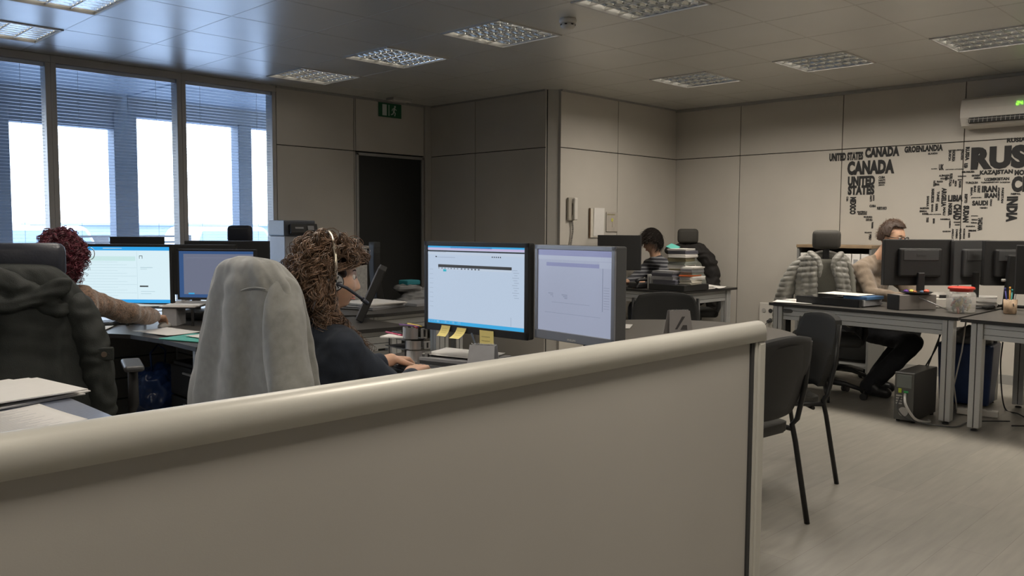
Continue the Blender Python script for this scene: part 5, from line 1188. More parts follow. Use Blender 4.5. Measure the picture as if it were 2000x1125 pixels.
# desk with loose papers at the very left, closest to the partition
desk([(-0.9, 1.75), (0.955, 1.75), (0.955, 3.42), (-0.9, 3.42)], [(-0.83, 1.82), (0.885, 1.82), (0.885, 3.35), (-0.83, 3.35)], 'glossy desk at the lower left, bluish window reflection in its colour, covered with papers', apron=[(-0.8, 3.35, 0.85, 3.35), (0.885, 1.85, 0.885, 3.32)],
     topm=mat('desk_top_window_reflection', (0.27, 0.30, 0.38), 0.25, var=0.04, scale=80))  # bluish reflection of the windows is painted into this top's colour
sheaf((0.72, 3.18, 0.742), 0.25, 'thick pile of white papers at the lower left, the upper one', w=0.50, d=0.36, h=0.028, messy=0.7, group=None)
curled_sheet((0.64, 2.74, 0.742), 0.15, 'printed list on curled white paper at the lower left, in front of the thick pile', w=0.42, d=0.30, lift=0.012, lines=True)
# ================================================================== middle desks
desk([(2.15, 4.02), (3.12, 3.93), (3.16, 4.60), (2.62, 4.60), (2.15, 4.55)] if False else [(2.62, 3.98), (3.12, 3.93), (3.16, 4.58), (2.62, 4.60)], [(2.68, 4.05), (3.05, 4.01), (3.09, 4.51), (2.69, 4.53)],
     'small charcoal side desk behind the headset woman with a leaning screen on it', apron=[(2.71, 4.045, 3.02, 4.012), (3.06, 4.04, 3.09, 4.48)], panels=[(2.72, 4.045, 3.01, 4.012, 0.22, 0.60)])
desk([(3.02, 4.90), (3.10, 4.74), (3.25, 4.64), (3.42, 4.60), (4.62, 4.66), (4.62, 5.16), (3.02, 5.16)], [(3.40, 4.72), (4.02, 4.76), (4.14, 4.84), (4.5, 5.08), (3.1, 5.08)],
     'charcoal desk with a rounded corner beyond the leaning screen', apron=[(3.43, 4.70, 3.99, 4.73), (4.17, 4.84, 4.5, 4.86), (4.5, 4.9, 4.5, 5.06)])
ls = monitor((3.15, 4.39, 0.742), -PI/4-PI/2+0.12, 'thin monitor with a grey edge seen from the side, leaning back on the middle desk', w=0.48, hgt=0.345, hb=0.004, tilt=-0.42, thick=0.045, stand=None, hump=False, silver=True)
for k, (x, y, h, mm, lb) in enumerate(((3.62, 5.02, 0.022, M_PAPG, 'grey binder lying on the middle desk, bottom of the left pile'), (3.64, 5.02, 0.018, M_PAP, 'white papers on the grey binder on the middle desk'))):
    sheaf((x, y, 0.742+(0.024 if k else 0)), 0.3-0.2*k, lb, w=0.40-0.04*k, d=0.32, h=h, m=mm, messy=0.2)
sheaf((4.05, 4.98, 0.742), 0.1, 'pale grey folder in the middle of the rounded desk', w=0.34, d=0.26, h=0.02, m=mat('pale_grey_folder', (0, 0, 0)), name='folder', cat='folder')
lp = thing('closed_laptop', 'thin dark laptop lying half open on the middle desk left of the bright monitor', 'laptop', (4.40, 4.98, 0.742), -0.15)
mb = MB(); mb.box((0, 0, 0.01), (0.36, 0.26, 0.018), bev=0.004); mb.build('base', M_DG, lp)
mb = MB(); mb.box((0, 0.12*0+0.0, 0.045), (0.36, 0.26, 0.008), rot=(0.16, 0, 0), bev=0.002); mb.build('lid', M_BLK, lp)
cb = thing('cabinet', 'light grey cabinet end panel behind the face of the headset woman', 'cabinet', (3.86, 5.72, 0))
mb = MB(); mb.box((0, 0, 0.585), (0.16, 0.42, 1.15), bev=0.004); mb.build('carcass', mat('cabinet_light_grey', (0.36, 0.355, 0.34), 0.7, var=0.15, scale=60), cb)
mb = MB(); mb.box((0, 0, 1.165), (0.18, 0.44, 0.02), bev=0.003); mb.build('cabinet_top', M_LG, cb)
tc_ = office_chair((4.38, 5.56, 0), math.radians(-126), 'black task chair turned sideways in front of the black door, a bundle on its seat', head=False, fabric=M_CHG, back_top=1.20)
mb = MB()
for k in range(9): mb.ball((0.05*math.sin(k*2.1), 0.06*math.cos(k*1.7), 0.06+0.032*k), (0.17-0.006*k, 0.16-0.004*k, 0.034), sub=3)
o = blob(mb, 'clothes_bundle', mat('striped_grey_cloth', (0.20, 0.20, 0.20), 0.9, var=0.6, scale=6, stretch=(1, 1, 14)), None, vox=0.009, smooth=2, post=lambda co, no: co+no*ns(co, 18, 3)*0.015)
o.location = (4.42, 5.53, 0.50); o['label'] = 'bundle of grey striped clothes piled on the task chair before the black door'; o['category'] = 'clothes'
mb = MB(); mb.box((0, 0, 0.02), (0.14, 0.12, 0.04), bev=0.01); o = mb.build('teal_cloth', mat('teal_cloth', (0.02, 0.20, 0.24), 0.8)); o.location = (4.40, 5.56, 0.845); tag(o, 'small teal item on top of the clothes bundle', 'cloth')
# copier
cp = thing('photocopier', 'tall pale photocopier with a dark control panel beside the right window', 'photocopier', (4.06, 6.84, 0), -0.10)
mb = MB(); mb.box((0, 0, 0.63), (0.28, 0.32, 1.22), bev=0.012); mb.build('body', mat('copier_pale', (0.42, 0.42, 0.44), 0.5), cp)
mb = MB(); mb.box((0.0, 0.0, 1.31), (0.30, 0.34, 0.14), bev=0.012); mb.build('scanner_lid', mat('copier_lid', (0.10, 0.11, 0.13), 0.45), cp)
mb = MB(); mb.box((0.02, -0.19, 1.30), (0.26, 0.06, 0.09), bev=0.008, rot=(-0.3, 0, 0)); pn = mb.build('control_panel', M_BLK, cp)
mb = MB(); mb.box((0.08, -0.222, 1.312), (0.06, 0.004, 0.04), rot=(-0.3, 0, 0)); mb.box((-0.03, -0.222, 1.312), (0.08, 0.004, 0.016), rot=(-0.3, 0, 0)); mb.build('display', M_PAPG, pn)
for k in range(3):
    mb = MB(); mb.box((0, -0.165, 0.25+0.2*k), (0.25, 0.012, 0.18), bev=0.004); mb.build('paper_drawer', M_LG, cp)

# ================================================================== round table and visitor chairs
rt = thing('round_table', 'round charcoal meeting table just beyond the end of the partition', 'table', (4.02, 2.68, 0))
mb = MB(); mb.lathe([(0.655, 0.712), (0.662, 0.718), (0.662, 0.734), (0.656, 0.74)], n=72); mb.build('tabletop', mat('table_top_taupe', (0.105, 0.095, 0.082), 0.32, var=0.05, scale=150), rt)
mb = MB(); mb.cyl((0, 0, 0.03), (0, 0, 0.71), 0.045, n=24); mb.build('pedestal', M_ALU, rt)
mb = MB(); mb.lathe([(0.30, 0.0), (0.30, 0.012), (0.06, 0.035), (0.05, 0.06)], n=40); mb.build('base_plate', M_ALU, rt)
tent((3.93, 2.60, 0.7405), -PI/4+0.15, 'grey tent calendar with a dark mark standing on the round table', 0.135, 0.135, mat('calendar_grey', (0.30, 0.28, 0.27), 0.7))
tcal = [o for o in COL.objects if o.name.startswith('tent_calendar') and o.parent is None][-1]
mb = MB(); M_ = Matrix.Translation((0, -0.0335, 0.0675)) @ Matrix.Rotation(-0.2475, 4, 'X')
mb.prism([(-0.035, -0.035), (-0.022, -0.035), (0.028, 0.035), (0.010, 0.035)], 0, 0.001); mb.prism([(-0.005, -0.038), (0.035, -0.038), (0.035, -0.012), (0.012, -0.012)], 0, 0.001)
for v in mb.b.verts: x, y, z = v.co; v.co = M_ @ V((x, -z, y))
mb.build('printed_mark', mat('calendar_dark_mark', (0.06, 0.055, 0.055), 0.7), tcal)
curled_sheet((3.95, 3.12, 0.7405), 0.55, 'white sheet of paper on the far left of the round table', w=0.21, d=0.297, lift=0.001)
v1 = visitor_chair((3.36, 1.93, 0), -0.10, 'black four-legged visitor chair nearest the partition end, its back to the camera')
v1.location = (3.37, 1.975, 0)
v2 = dup(v1, (4.20, 2.20, 0), math.radians(50), 'blue-grey shelled visitor chair facing left beyond the nearest black chair')
v3 = dup(v1, (4.80, 3.26, 0), math.radians(128), 'visitor chair on the far side of the round table, only its curved back showing')

# ================================================================== right-hand desks
desk([(6.22, 3.27), (6.08, 1.83), (7.28, 1.83), (7.28, 2.12), (7.02, 2.28), (6.80, 2.52), (6.74, 2.80), (6.74, 3.27)], [(6.27, 3.20), (6.14, 1.90), (7.17, 1.90), (6.68, 3.20)],
     'aluminium-framed desk of the man, with trays, a box and a jar on it', apron=[(6.267, 3.16, 6.143, 1.94), (6.31, 3.20, 6.65, 3.20)], group='aluminium-framed desks')
desk([(6.03, 1.80), (5.84, 0.20), (7.28, 0.20), (7.28, 1.80)], [(6.07, 1.70), (7.12, 1.70), (5.91, 0.27), (7.12, 0.27)], 'aluminium-framed desk cut off by the right edge of the picture', apron=[(6.065, 1.66, 5.915, 0.31)], group='aluminium-framed desks')
# trays and folders
tr_ = thing('document_tray', 'wide black document tray on the left part of the man\'s desk', 'tray', (6.46, 2.80, 0.742), -0.12)
mb = MB(); mb.prism([(-0.155, -0.25), (0.155, -0.25), (0.155, 0.28), (-0.155, 0.28)], 0, 0.006)
mb.box((-0.155, 0.02, 0.03), (0.006, 0.52, 0.055)); mb.box((0.155, 0.02, 0.03), (0.006, 0.52, 0.055)); mb.box((0, -0.245, 0.03), (0.31, 0.006, 0.055)); mb.build('tray', M_BLK2, tr_)
mb = MB(); mb.box((0.0, 0.27, 0.028), (0.30, 0.06, 0.006), rot=(0.7, 0, 0)); mb.build('tray_lip', M_BLK2, tr_)
sheaf((6.47, 2.72, 0.749), -0.10, 'grey folder lying in the black tray on the man\'s desk', w=0.28, d=0.36, h=0.045, m=M_PAPG, name='folder', cat='folder')
mb = MB(); mb.box((0, 0, 0.012), (0.22, 0.20, 0.024), bev=0.003); o = mb.build('blue_folder', M_BLUEF); o.location = (6.47, 2.62, 0.7955); o.rotation_euler = (0, 0, -0.2); tag(o, 'blue plastic folder on the pile in the black tray', 'folder')
curled_sheet((6.47, 2.76, 0.821), -0.1, 'white sheet on top of the pile in the black tray', w=0.26, d=0.34, lift=0.004)
curled_sheet((6.34, 3.12, 0.742), 0.3, 'white sheet lying at the left end of the man\'s desk', w=0.22, d=0.30, lift=0.004)
curled_sheet((6.52, 3.12, 0.746), -0.2, 'second white sheet lying before the puffer jacket', w=0.21, d=0.28, lift=0.004)
bx = thing('storage_box', 'grey box with a black end on the man\'s desk, a dish of trinkets on it', 'box', (6.44, 2.27, 0.742), -0.62)
mb = MB(); mb.box((0.02, 0, 0.055), (0.30, 0.13, 0.11), bev=0.004); mb.build('box', mat('box_taupe', (0.21, 0.19, 0.175), 0.7), bx)
mb = MB(); mb.box((-0.133, -0.0, 0.055), (0.012, 0.134, 0.112), bev=0.003); mb.build('end_flap', M_BLK, bx)
ds = thing('trinket_dish', 'flat dark dish with colourful small things on the grey box', 'dish', (6.48, 2.24, 0.8535))
mb = MB(); mb.lathe([(0.06, 0), (0.10, 0.008), (0.112, 0.018), (0.104, 0.018), (0.06, 0.006)], n=30); mb.build('dish', M_BLK, ds)
for k, (dx, dy, c_, r_, lb) in enumerate(((-0.05, 0.055, (0.12, 0.03, 0.30), 0.018, 'purple trinket in the dish on the grey box'), (-0.015, 0.03, (0.75, 0.66, 0.12), 0.018, 'yellow trinket in the dish on the grey box'), (0.045, -0.055, (0.75, 0.16, 0.10), 0.020, 'coral red trinket in the dish on the grey box'), (0.02, -0.03, (0.15, 0.25, 0.40), 0.014, 'blue trinket in the dish on the grey box'), (-0.03, 0.0, (0.45, 0.14, 0.04), 0.015, 'orange trinket in the dish on the grey box'))):
    mb = MB(); mb.ball((0, 0, r_*0.7), (r_*1.25, r_, r_*0.7), sub=2); mb.box((0, 0, r_*1.25), (r_*1.2, r_*0.5, r_*0.4), rot=(0, 0, k)); o = mb.build('trinket', mat('trinket_%s' % ['purple', 'yellow', 'coral', 'blue', 'orange'][k], c_, 0.4)); o.location = (6.48+dx, 2.24+dy, 0.8605); tag(o, lb, 'trinket', 'trinkets in the dish')
mb = MB(); mb.cyl((0, 0, 0), (0.03, -0.19, -0.08), 0.0045, n=8); o = mb.build('metal_ruler', M_ALU); o.location = (6.42, 2.20, 0.835); tag(o, 'thin metal rod leaning against the grey box', 'rod')
tp = thing('calculator', 'small pale calculator with a dark display left of the jar', 'calculator', (6.78, 2.18, 0.742), -PI/4)
mb = MB(); mb.box((0, 0, 0.035), (0.15, 0.13, 0.07), bev=0.006); mb.build('body', M_WHP, tp)
mb = MB(); mb.box((0, 0.02, 0.085), (0.14, 0.10, 0.03), rot=(0.3, 0, 0), bev=0.004); mb.box((0.02, -0.035, 0.082), (0.07, 0.004, 0.026), mi=1); mb.build('display_hood', [M_WHP, M_BLK], tp)
mb = MB()
for k in range(4): mb.cyl((k*0.014, -0.006*k, 0.005), (k*0.014-0.01, -0.01*k-0.02, 0.028), 0.003, n=6)
o = mb.build('paper_clips', M_LG); o.location = (6.50, 2.03, 0.742); tag(o, 'few pale clips lying left of the red-lidded jar', 'clips')
sheaf((7.02, 2.02, 0.742), 0.3, 'stack of white papers behind the red-lidded jar', w=0.3, d=0.3, h=0.08, messy=0.3)
# jar
M_JG = bpy.data.materials.new('jar_glass'); M_JG.use_nodes = True; b = M_JG.node_tree.nodes['Principled BSDF']; b.inputs['Base Color'].default_value = (0.85, 0.83, 0.78, 1); b.inputs['Roughness'].default_value = 0.08; b.inputs['Alpha'].default_value = 0.28
jr = thing('candy_jar', 'clear jar with a red lid on the man\'s desk', 'jar', (6.46, 1.93, 0.742))
mb = MB(); mb.lathe([(0.080, 0.0), (0.092, 0.01), (0.095, 0.03), (0.095, 0.125), (0.086, 0.145), (0.072, 0.152), (0.069, 0.152), (0.083, 0.142), (0.092, 0.124), (0.092, 0.03), (0.088, 0.012), (0.078, 0.005)], n=36); mb.build('glass', M_JG, jr)
mb = MB(); mb.lathe([(0.074, 0.150), (0.076, 0.162), (0.086, 0.164), (0.087, 0.176), (0.080, 0.182), (0.02, 0.184)], n=36); mb.build('lid', mat('lid_red', (0.62, 0.055, 0.035), 0.4), jr)
rj = random.Random(9); cc = [('candy_green', (0.16, 0.24, 0.17)), ('candy_red', (0.45, 0.14, 0.10)), ('candy_yellow', (0.52, 0.44, 0.14)), ('candy_white', (0.50, 0.48, 0.44)), ('candy_blue', (0.13, 0.19, 0.26))]
proto = {}
for k in range(40):
    a = rj.uniform(0, 2*PI); rr = rj.uniform(0.01, 0.074); z = 0.018+0.085*(k/40)
    q = k % 5
    if q not in proto:
        mb = MB(); mb.ball((0, 0, 0), (0.017, 0.012, 0.010), sub=2); mb.cyl((0.014, 0, 0), (0.024, 0, 0), 0.003, 0.009, n=8); mb.cyl((-0.014, 0, 0), (-0.024, 0, 0), 0.003, 0.009, n=8); proto[q] = mb.build('wrapped_sweet', mat(*cc[q], 0.4)); o = proto[q]
    else: o = proto[q].copy(); COL.objects.link(o)
    o.location = (6.46+rr*math.cos(a)*0.88, 1.93+rr*math.sin(a)*0.88, 0.742+z); o.rotation_euler = (rj.uniform(0, 3), rj.uniform(0, 3), rj.uniform(0, 3))
    tag(o, 'wrapped sweet inside the red-lidded jar', 'sweet', 'sweets in the red-lidded jar')
# monitors on the right
monitor((6.66, 2.31, 0.742), 3*PI/4+0.03, 'black monitor seen from behind in front of the bearded man', w=0.53, hgt=0.345, hb=0.165)
monitor((6.96, 2.04, 0.742), 3*PI/4+0.35, 'dark monitor back in the middle of the three on the right', w=0.36, hgt=0.335, hb=0.17, casem=M_DG)
monitor((6.98, 1.80, 0.742), 3*PI/4+0.0, 'black monitor back on a thick slanted column stand, at the right', w=0.34, hgt=0.33, hb=0.175, stand='vee')
monitor((6.72, 1.43, 0.742), 3*PI/4-0.4, 'bluish black monitor back cut by the right edge', w=0.46, hgt=0.34, hb=0.14)
for (x, y, m_, lb, pens) in ((6.62, 1.66, ('cup_orange_cream', (0.50, 0.36, 0.24)), 'cream and orange pen cup near the right edge', 1), (6.50, 1.50, ('cup_grey', (0.30, 0.30, 0.31)), 'grey patterned cup at the right edge', 0)):
    c_ = thing('pen_cup', lb, 'cup', (x, y, 0.742))
    mb = MB(); mb.lathe([(0.036, 0.0), (0.040, 0.004), (0.044, 0.10), (0.041, 0.10), (0.037, 0.008)], n=28); mb.build('cup', mat(*m_, 0.5, var=0.35, scale=25), c_)
    mb = MB()
    for k in range(4): mb.box((0.0, 0, 0), (0.001, 0.001, 0.001))
    mb.b.clear(); mb.tube([(-0.030, -0.030, 0.055), (-0.034, -0.026, 0.075), (-0.030, -0.030, 0.06)], 0.003, n=6); mb.build('pattern', M_DG, c_)
    if pens:
        for k, (nm, cx_) in enumerate((('marker_teal', (0.02, 0.28, 0.27)), ('marker_blue', (0.06, 0.06, 0.30)), ('pencil_orange', (0.6, 0.3, 0.05)), ('marker_white', (0.6, 0.6, 0.6)))):
            mb = MB(); a = k*1.6; mb.cyl((0.012*math.cos(a), 0.012*math.sin(a), 0.012), (0.034*math.cos(a), 0.034*math.sin(a), 0.15+0.01*k), 0.005, n=8); mb.cyl((0.034*math.cos(a), 0.034*math.sin(a), 0.15+0.01*k), (0.036*math.cos(a), 0.036*math.sin(a), 0.17+0.01*k), 0.0056, n=8)
            o = mb.build('marker_pen', mat(nm, cx_, 0.4)); o.location = (x, y, 0.742); tag(o, '%s standing in the orange pen cup' % {'marker_teal': 'teal marker', 'marker_blue': 'blue marker', 'pencil_orange': 'orange pencil', 'marker_white': 'white marker'}[nm], 'pen')
sheaf((6.62, 1.30, 0.742), 0.2, 'open white papers at the right edge under the bluish monitor', w=0.3, d=0.22, h=0.012, messy=0.3)
# under the desks
pc = thing('computer_tower', 'black computer tower standing on the floor under the man\'s desk', 'computer', (6.20, 2.12, 0), 0.0)
mb = MB(); mb.box((0, 0, 0.18), (0.44, 0.13, 0.33), bev=0.004); mb.build('case', M_BLK, pc)
mb = MB(); mb.box((-0.223, 0, 0.18), (0.008, 0.128, 0.328), bev=0.003); mb.build('back_plate', mat('pc_back_plate', (0.10, 0.10, 0.095), 0.5, 0.2), pc)
mb = MB(); mb.box((-0.229, 0.0, 0.285), (0.005, 0.10, 0.09), bev=0.003); mb.build('power_supply', mat('psu_grey', (0.16, 0.175, 0.165), 0.5, 0.2), pc)
mb = MB(); mb.cyl((-0.229, 0.0, 0.075), (-0.231, 0.0, 0.075), 0.032, n=24)
for k in range(4): mb.box((-0.230, 0.03, 0.13+0.018*k), (0.004, 0.04, 0.010))
mb.build('fan_and_ports', M_LG, pc)
mb = MB(); mb.box((-0.232, 0.025, 0.22), (0.006, 0.02, 0.03)); mb.box((-0.232, -0.015, 0.215), (0.006, 0.03, 0.014), mi=1); mb.build('coloured_plugs', [mat('plug_yellow_green', (0.45, 0.55, 0.05), 0.5), mat('plug_green', (0.05, 0.35, 0.12), 0.5)], pc)
for k in range(4):
    mb = MB(); mb.cyl(((-1 if k < 2 else 1)*0.18, (-1 if k % 2 else 1)*0.05, 0), ((-1 if k < 2 else 1)*0.18, (-1 if k % 2 else 1)*0.05, 0.017), 0.014, n=12); mb.build('foot', M_BLK, pc)
for k, (pts, r_, mm, lb) in enumerate((
    ([(5.965, 2.11, 0.20), (5.90, 2.08, 0.14), (5.93, 2.03, 0.05), (6.00, 1.99, 0.02), (6.07, 1.98, 0.013), (6.12, 2.0, 0.012)], 0.009, M_LG, 'thick grey cable looping from the tower to the desk leg'),
    ([(5.965, 2.14, 0.18), (5.92, 2.14, 0.10), (5.95, 2.06, 0.03), (6.02, 1.82, 0.012), (6.30, 1.78, 0.01), (6.5, 1.6, 0.01)], 0.005, M_DG, 'thin dark cable on the floor beside the tower'),
    ([(6.36, 2.10, 0.35), (6.46, 2.08, 0.50), (6.60, 2.08, 0.62), (6.62, 2.06, 0.715)], 0.005, M_BLK, 'black cable rising behind the tower, the left one'),
    ([(6.38, 2.12, 0.35), (6.54, 2.10, 0.48), (6.62, 2.10, 0.60), (6.68, 2.02, 0.715)], 0.005, M_BLK, 'black cable rising behind the tower, the middle one'),
    ([(6.72, 2.06, 0.28), (6.68, 2.02, 0.45), (6.64, 2.02, 0.60), (6.62, 2.02, 0.715)], 0.004, M_BLK, 'black cable hanging behind the tower, the right one'),
    ([(6.35, 1.55, 0.012), (6.50, 1.45, 0.012), (6.8, 1.62, 0.012), (6.95, 1.75, 0.02), (7.0, 1.8, 0.3), (6.95, 1.78, 0.5)], 0.005, M_BLK, 'black cable on the dark floor between the two right desks'))):
    mb = MB(); P2 = []
    for i in range(len(pts)-1):
        p0, p1, p2, p3 = [V(pts[max(0, min(len(pts)-1, i+j))]) for j in (-1, 0, 1, 2)]
        for q in range(8):
            t = q/8; P2.append(0.5*((2*p1)+(p2-p0)*t+(2*p0-5*p1+4*p2-p3)*t*t+(3*p1-p0-3*p2+p3)*t**3))
    P2.append(V(pts[-1])); mb.tube(P2, r_, n=8); tag(mb.build('floor_cable' if pts[0][2] < 0.25 else 'hanging_cable', mm), lb, 'cable')
bb = thing('blue_bin', 'dark blue plastic bin under the right desks with a grey bag in it', 'bin', (7.04, 2.03, 0), 0.1)
mb = MB(); mb.box((0, 0, 0.24), (0.30, 0.34, 0.46), bev=0.02, taper=(1.12, 1.12)); mb.build('bin', mat('bin_blue', (0.015, 0.035, 0.11), 0.45, var=0.2, scale=10), bb)
mb = MB(); mb.ball((0, 0, 0.50), (0.14, 0.16, 0.09), sub=4); blob(mb, 'bin_bag', mat('grey_translucent_bag', (0.16, 0.165, 0.175), 0.35), bb, vox=0.01, smooth=1, post=lambda co, no: co+no*(ns(co, 14, 3)*0.03+ns(co, 35, 4)*0.012))
ps = thing('power_strip', 'white power strip leaning between the desk legs', 'power strip', (6.56, 1.82, 0.0), 0.2)
mb = MB(); mb.box((0, 0, 0.03), (0.06, 0.26, 0.045), bev=0.006); mb.build('strip', M_WHP, ps)
for k in range(3):
    mb = MB(); mb.cyl((0, -0.07+0.07*k, 0.052), (0, -0.07+0.07*k, 0.054), 0.02, n=16); mb.build('outlet', M_LG, ps)
mb = MB(); mb.tube([(0, 0.13, 0.03), (0.03, 0.16, 0.2), (0.05, 0.12, 0.45), (0.06, 0.1, 0.70)], 0.005, n=6); mb.build('cord', M_WHP, ps)

# puffer jacket on a chair
pc_f = V((-0.88, -0.47, 0)); apf = math.atan2(pc_f.y, pc_f.x)-PI/2
office_chair((6.50, 2.92, 0), apf, 'grey-headed office chair wearing the puffer jacket, left of the bearded man', fabric=M_CHG, headm=mat('headrest_taupe', (0.045, 0.042, 0.036), 0.75, var=0.1, scale=200, bump=0.1, bscale=400), frontm=mat('mesh_back_taupe', (0.20, 0.195, 0.165), 0.8, var=0.1, scale=200), hz=0.005)
M_PUF = mat('grey_puffer_fabric', (0.185, 0.18, 0.16), 0.45, var=0.1, scale=20, bump=0.15, bscale=90, sheen=0.2)
latp = V((-0.47, 0.88, 0)); pj = thing('puffer_jacket', 'grey quilted puffer jacket hung round the back of the chair beside the man', 'jacket', (6.72, 3.04, 0))
# latp: + is the image left side
def puff(chains, name, ring=0.045, depth=0.008):
    mb = MB()
    for pts, r_ in chains: mb.chain([V(p) for p in pts], [r_]*len(pts) if not hasattr(r_, '__len__') else r_, n=18)
    def post(co, no):
        la = V((co.x, co.y, 0)).dot(latp)
        return co+no*(depth*(abs(math.sin(PI*(co.z+0.10*abs(la))/ring))**0.6-0.7)+ns(co, 22, 2)*0.005)
    return blob(mb, name, M_PUF, pj, vox=0.006, smooth=3, post=post)
B = lambda a, b, z: latp*a+pc_f*b+V((0, 0, z))
puff([([B(0.085, 0.05, 1.07), B(0.10, 0.07, 0.95), B(0.10, 0.075, 0.80), B(0.10, 0.07, 0.62)], 0.038), ([B(0.13, 0.03, 1.09), B(0.15, 0.055, 0.95), B(0.15, 0.06, 0.80), B(0.15, 0.055, 0.62)], 0.042), ([B(0.16, 0.01, 1.08), B(0.19, 0.03, 0.95), B(0.19, 0.03, 0.8), B(0.19, 0.03, 0.62)], 0.04)], 'left_front')
puff([([B(-0.075, 0.05, 1.06), B(-0.10, 0.07, 0.94), B(-0.125, 0.07, 0.80), B(-0.145, 0.06, 0.62)], 0.036), ([B(-0.12, 0.02, 1.08), B(-0.145, 0.045, 0.94), B(-0.165, 0.045, 0.80), B(-0.175, 0.045, 0.62)], 0.036)], 'right_front')
puff([([B(0.15, -0.06, 1.07), B(0.0, -0.09, 1.10), B(-0.14, -0.06, 1.07), B(-0.16, -0.07, 0.85), B(0.0, -0.10, 0.82), B(0.16, -0.07, 0.85), B(0.16, -0.07, 0.6), B(0, -0.10, 0.6), B(-0.16, -0.07, 0.6)], 0.05)], 'back_panel')
puff([([B(0.17, -0.01, 1.07), B(0.24, -0.01, 0.99), B(0.30, 0.0, 0.88), B(0.335, 0.0, 0.76), B(0.36, 0.01, 0.62), B(0.365, 0.02, 0.50)], [0.045, 0.055, 0.056, 0.054, 0.048, 0.042]), ([B(0.18, -0.03, 1.04), B(0.25, -0.03, 0.9), B(0.29, -0.02, 0.76), B(0.32, -0.01, 0.62)], [0.04, 0.046, 0.046, 0.04])], 'sleeve', ring=0.042)
puff([([B(-0.16, -0.05, 1.04), B(-0.20, -0.08, 0.9), B(-0.21, -0.09, 0.7), B(-0.21, -0.09, 0.55)], [0.045, 0.048, 0.045, 0.04])], 'sleeve')
puff([([B(0.12, 0.03, 1.12), B(0.075, 0.055, 1.08), B(0.05, 0.07, 1.02), B(0.055, 0.08, 0.95)], [0.032, 0.034, 0.026, 0.018])], 'collar', ring=0.03, depth=0.003)
puff([([B(-0.11, 0.03, 1.12), B(-0.075, 0.055, 1.08), B(-0.055, 0.07, 1.02), B(-0.075, 0.08, 0.95)], [0.030, 0.032, 0.024, 0.016])], 'collar', ring=0.03, depth=0.003)

# the bearded man
M_SWT = mat('taupe_jumper', (0.215, 0.165, 0.12), 0.92, var=0.12, scale=150, bump=0.3, bscale=350, sheen=0.3)
hm = V((7.10, 2.66, 1.262))
W3, H3 = person('bearded man in a taupe jumper and glasses, bent over his desk', (7.15, 2.95, 0), (-0.12, -0.99), (7.22, 3.13, 0.53), (7.11, 2.86, 0.84), (7.27, 2.77, 1.00), (6.965, 2.85, 0.995),
    hm, (-0.12, -0.95, -0.20), (7.22, 2.52, 0.80), (7.00, 2.42, 0.79), (6.875, 2.72, 0.805), (6.85, 2.42, 0.79), (7.10, 2.48, 0.50), (6.95, 2.72, 0.10), (6.86, 2.38, 0.44), (6.72, 2.66, 0.095),
    M_SWT, mat('dark_jeans', (0.013, 0.014, 0.018), 0.85, var=0.15, scale=60), male=True, vox=0.006, tvox=0.008, top_name='jumper', fold=0.007, bulk=1.10,
    hands=((V((-0.6, -0.7, -0.1)), V((0, 0, 1)), -1, 0.9), (V((-0.1, -0.95, -0.1)), V((0, 0, 1)), 1, 0.5)), headup=V((0, -0.18, 0.98)), hsc=1.06)
M_HM = (mat('hair_dark_brown', (0.04, 0.022, 0.014), 0.65), mat('hair_brown_short', (0.12, 0.065, 0.038), 0.45, island=0.4))
short_hair(W3, H3, M_HM, n=2200, lift=0.020, L_=(0.025, 0.05), comb=(-0.1, 0, 0.35), hairline=0.66, low=-0.34, r=0.0018)
# beard
mb = MB(); f_, l_, u_, c_ = H3['f'], H3['l'], H3['u'], H3['head']
for k in range(15):
    a = -1.35+2.7*k/14; mb.ball(c_+f_*(0.073*math.cos(a)*0.95)+l_*(0.058*math.sin(a))+u_*(-0.088+0.035*(abs(a)/1.35)**2), (0.018, 0.018, 0.022), sub=2)
blob(mb, 'beard', M_HM[0], W3, vox=0.005, smooth=2, post=lambda co, no: co+no*ns(co, 80, 3)*0.003)
gs = thing('glasses', 'dark-rimmed glasses worn by the bearded man', 'glasses', tuple(hm))
mb = MB()
for s_ in (-1, 1):
    cen = f_*0.108+l_*(s_*0.034)+u_*0.006
    mb.tube([cen+l_*(0.027*math.cos(a))+u_*(0.019*math.sin(a)) for a in [2*PI*k/20 for k in range(20)]], 0.0028, n=6, closed=True)
    mb.tube([cen+l_*s_*0.027+u_*0.006, f_*0.06+l_*s_*0.082+u_*0.008, f_*(-0.01)+l_*s_*0.084+u_*0.004], 0.0028, n=6)
mb.tube([f_*0.110+l_*(-0.008)+u_*0.008, f_*0.112+u_*0.012, f_*0.110+l_*0.008+u_*0.008], 0.0025, n=6); mb.build('frame', M_BLK, gs)
mb = MB(); b_ = (V((7.27, 2.77, 1.00))+V((6.965, 2.85, 0.995)))/2-V((7.15, 2.95, 0)); nk_ = b_+V((0, -0.03, 0.075))
mb.tube([nk_+V((0.064*math.cos(a), 0.064*math.sin(a), 0.022*math.sin(a)-0.01)) for a in [2*PI*k/24 for k in range(24)]], 0.009, n=8, closed=True); mb.build('collar', mat('collar_dark', (0.03, 0.028, 0.028), 0.8), W3)
office_chair((7.24, 3.16, 0), math.atan2(-0.99, -0.12)-PI/2, 'black office chair the bearded man sits on', head=False, arms=False, back_top=0.92)
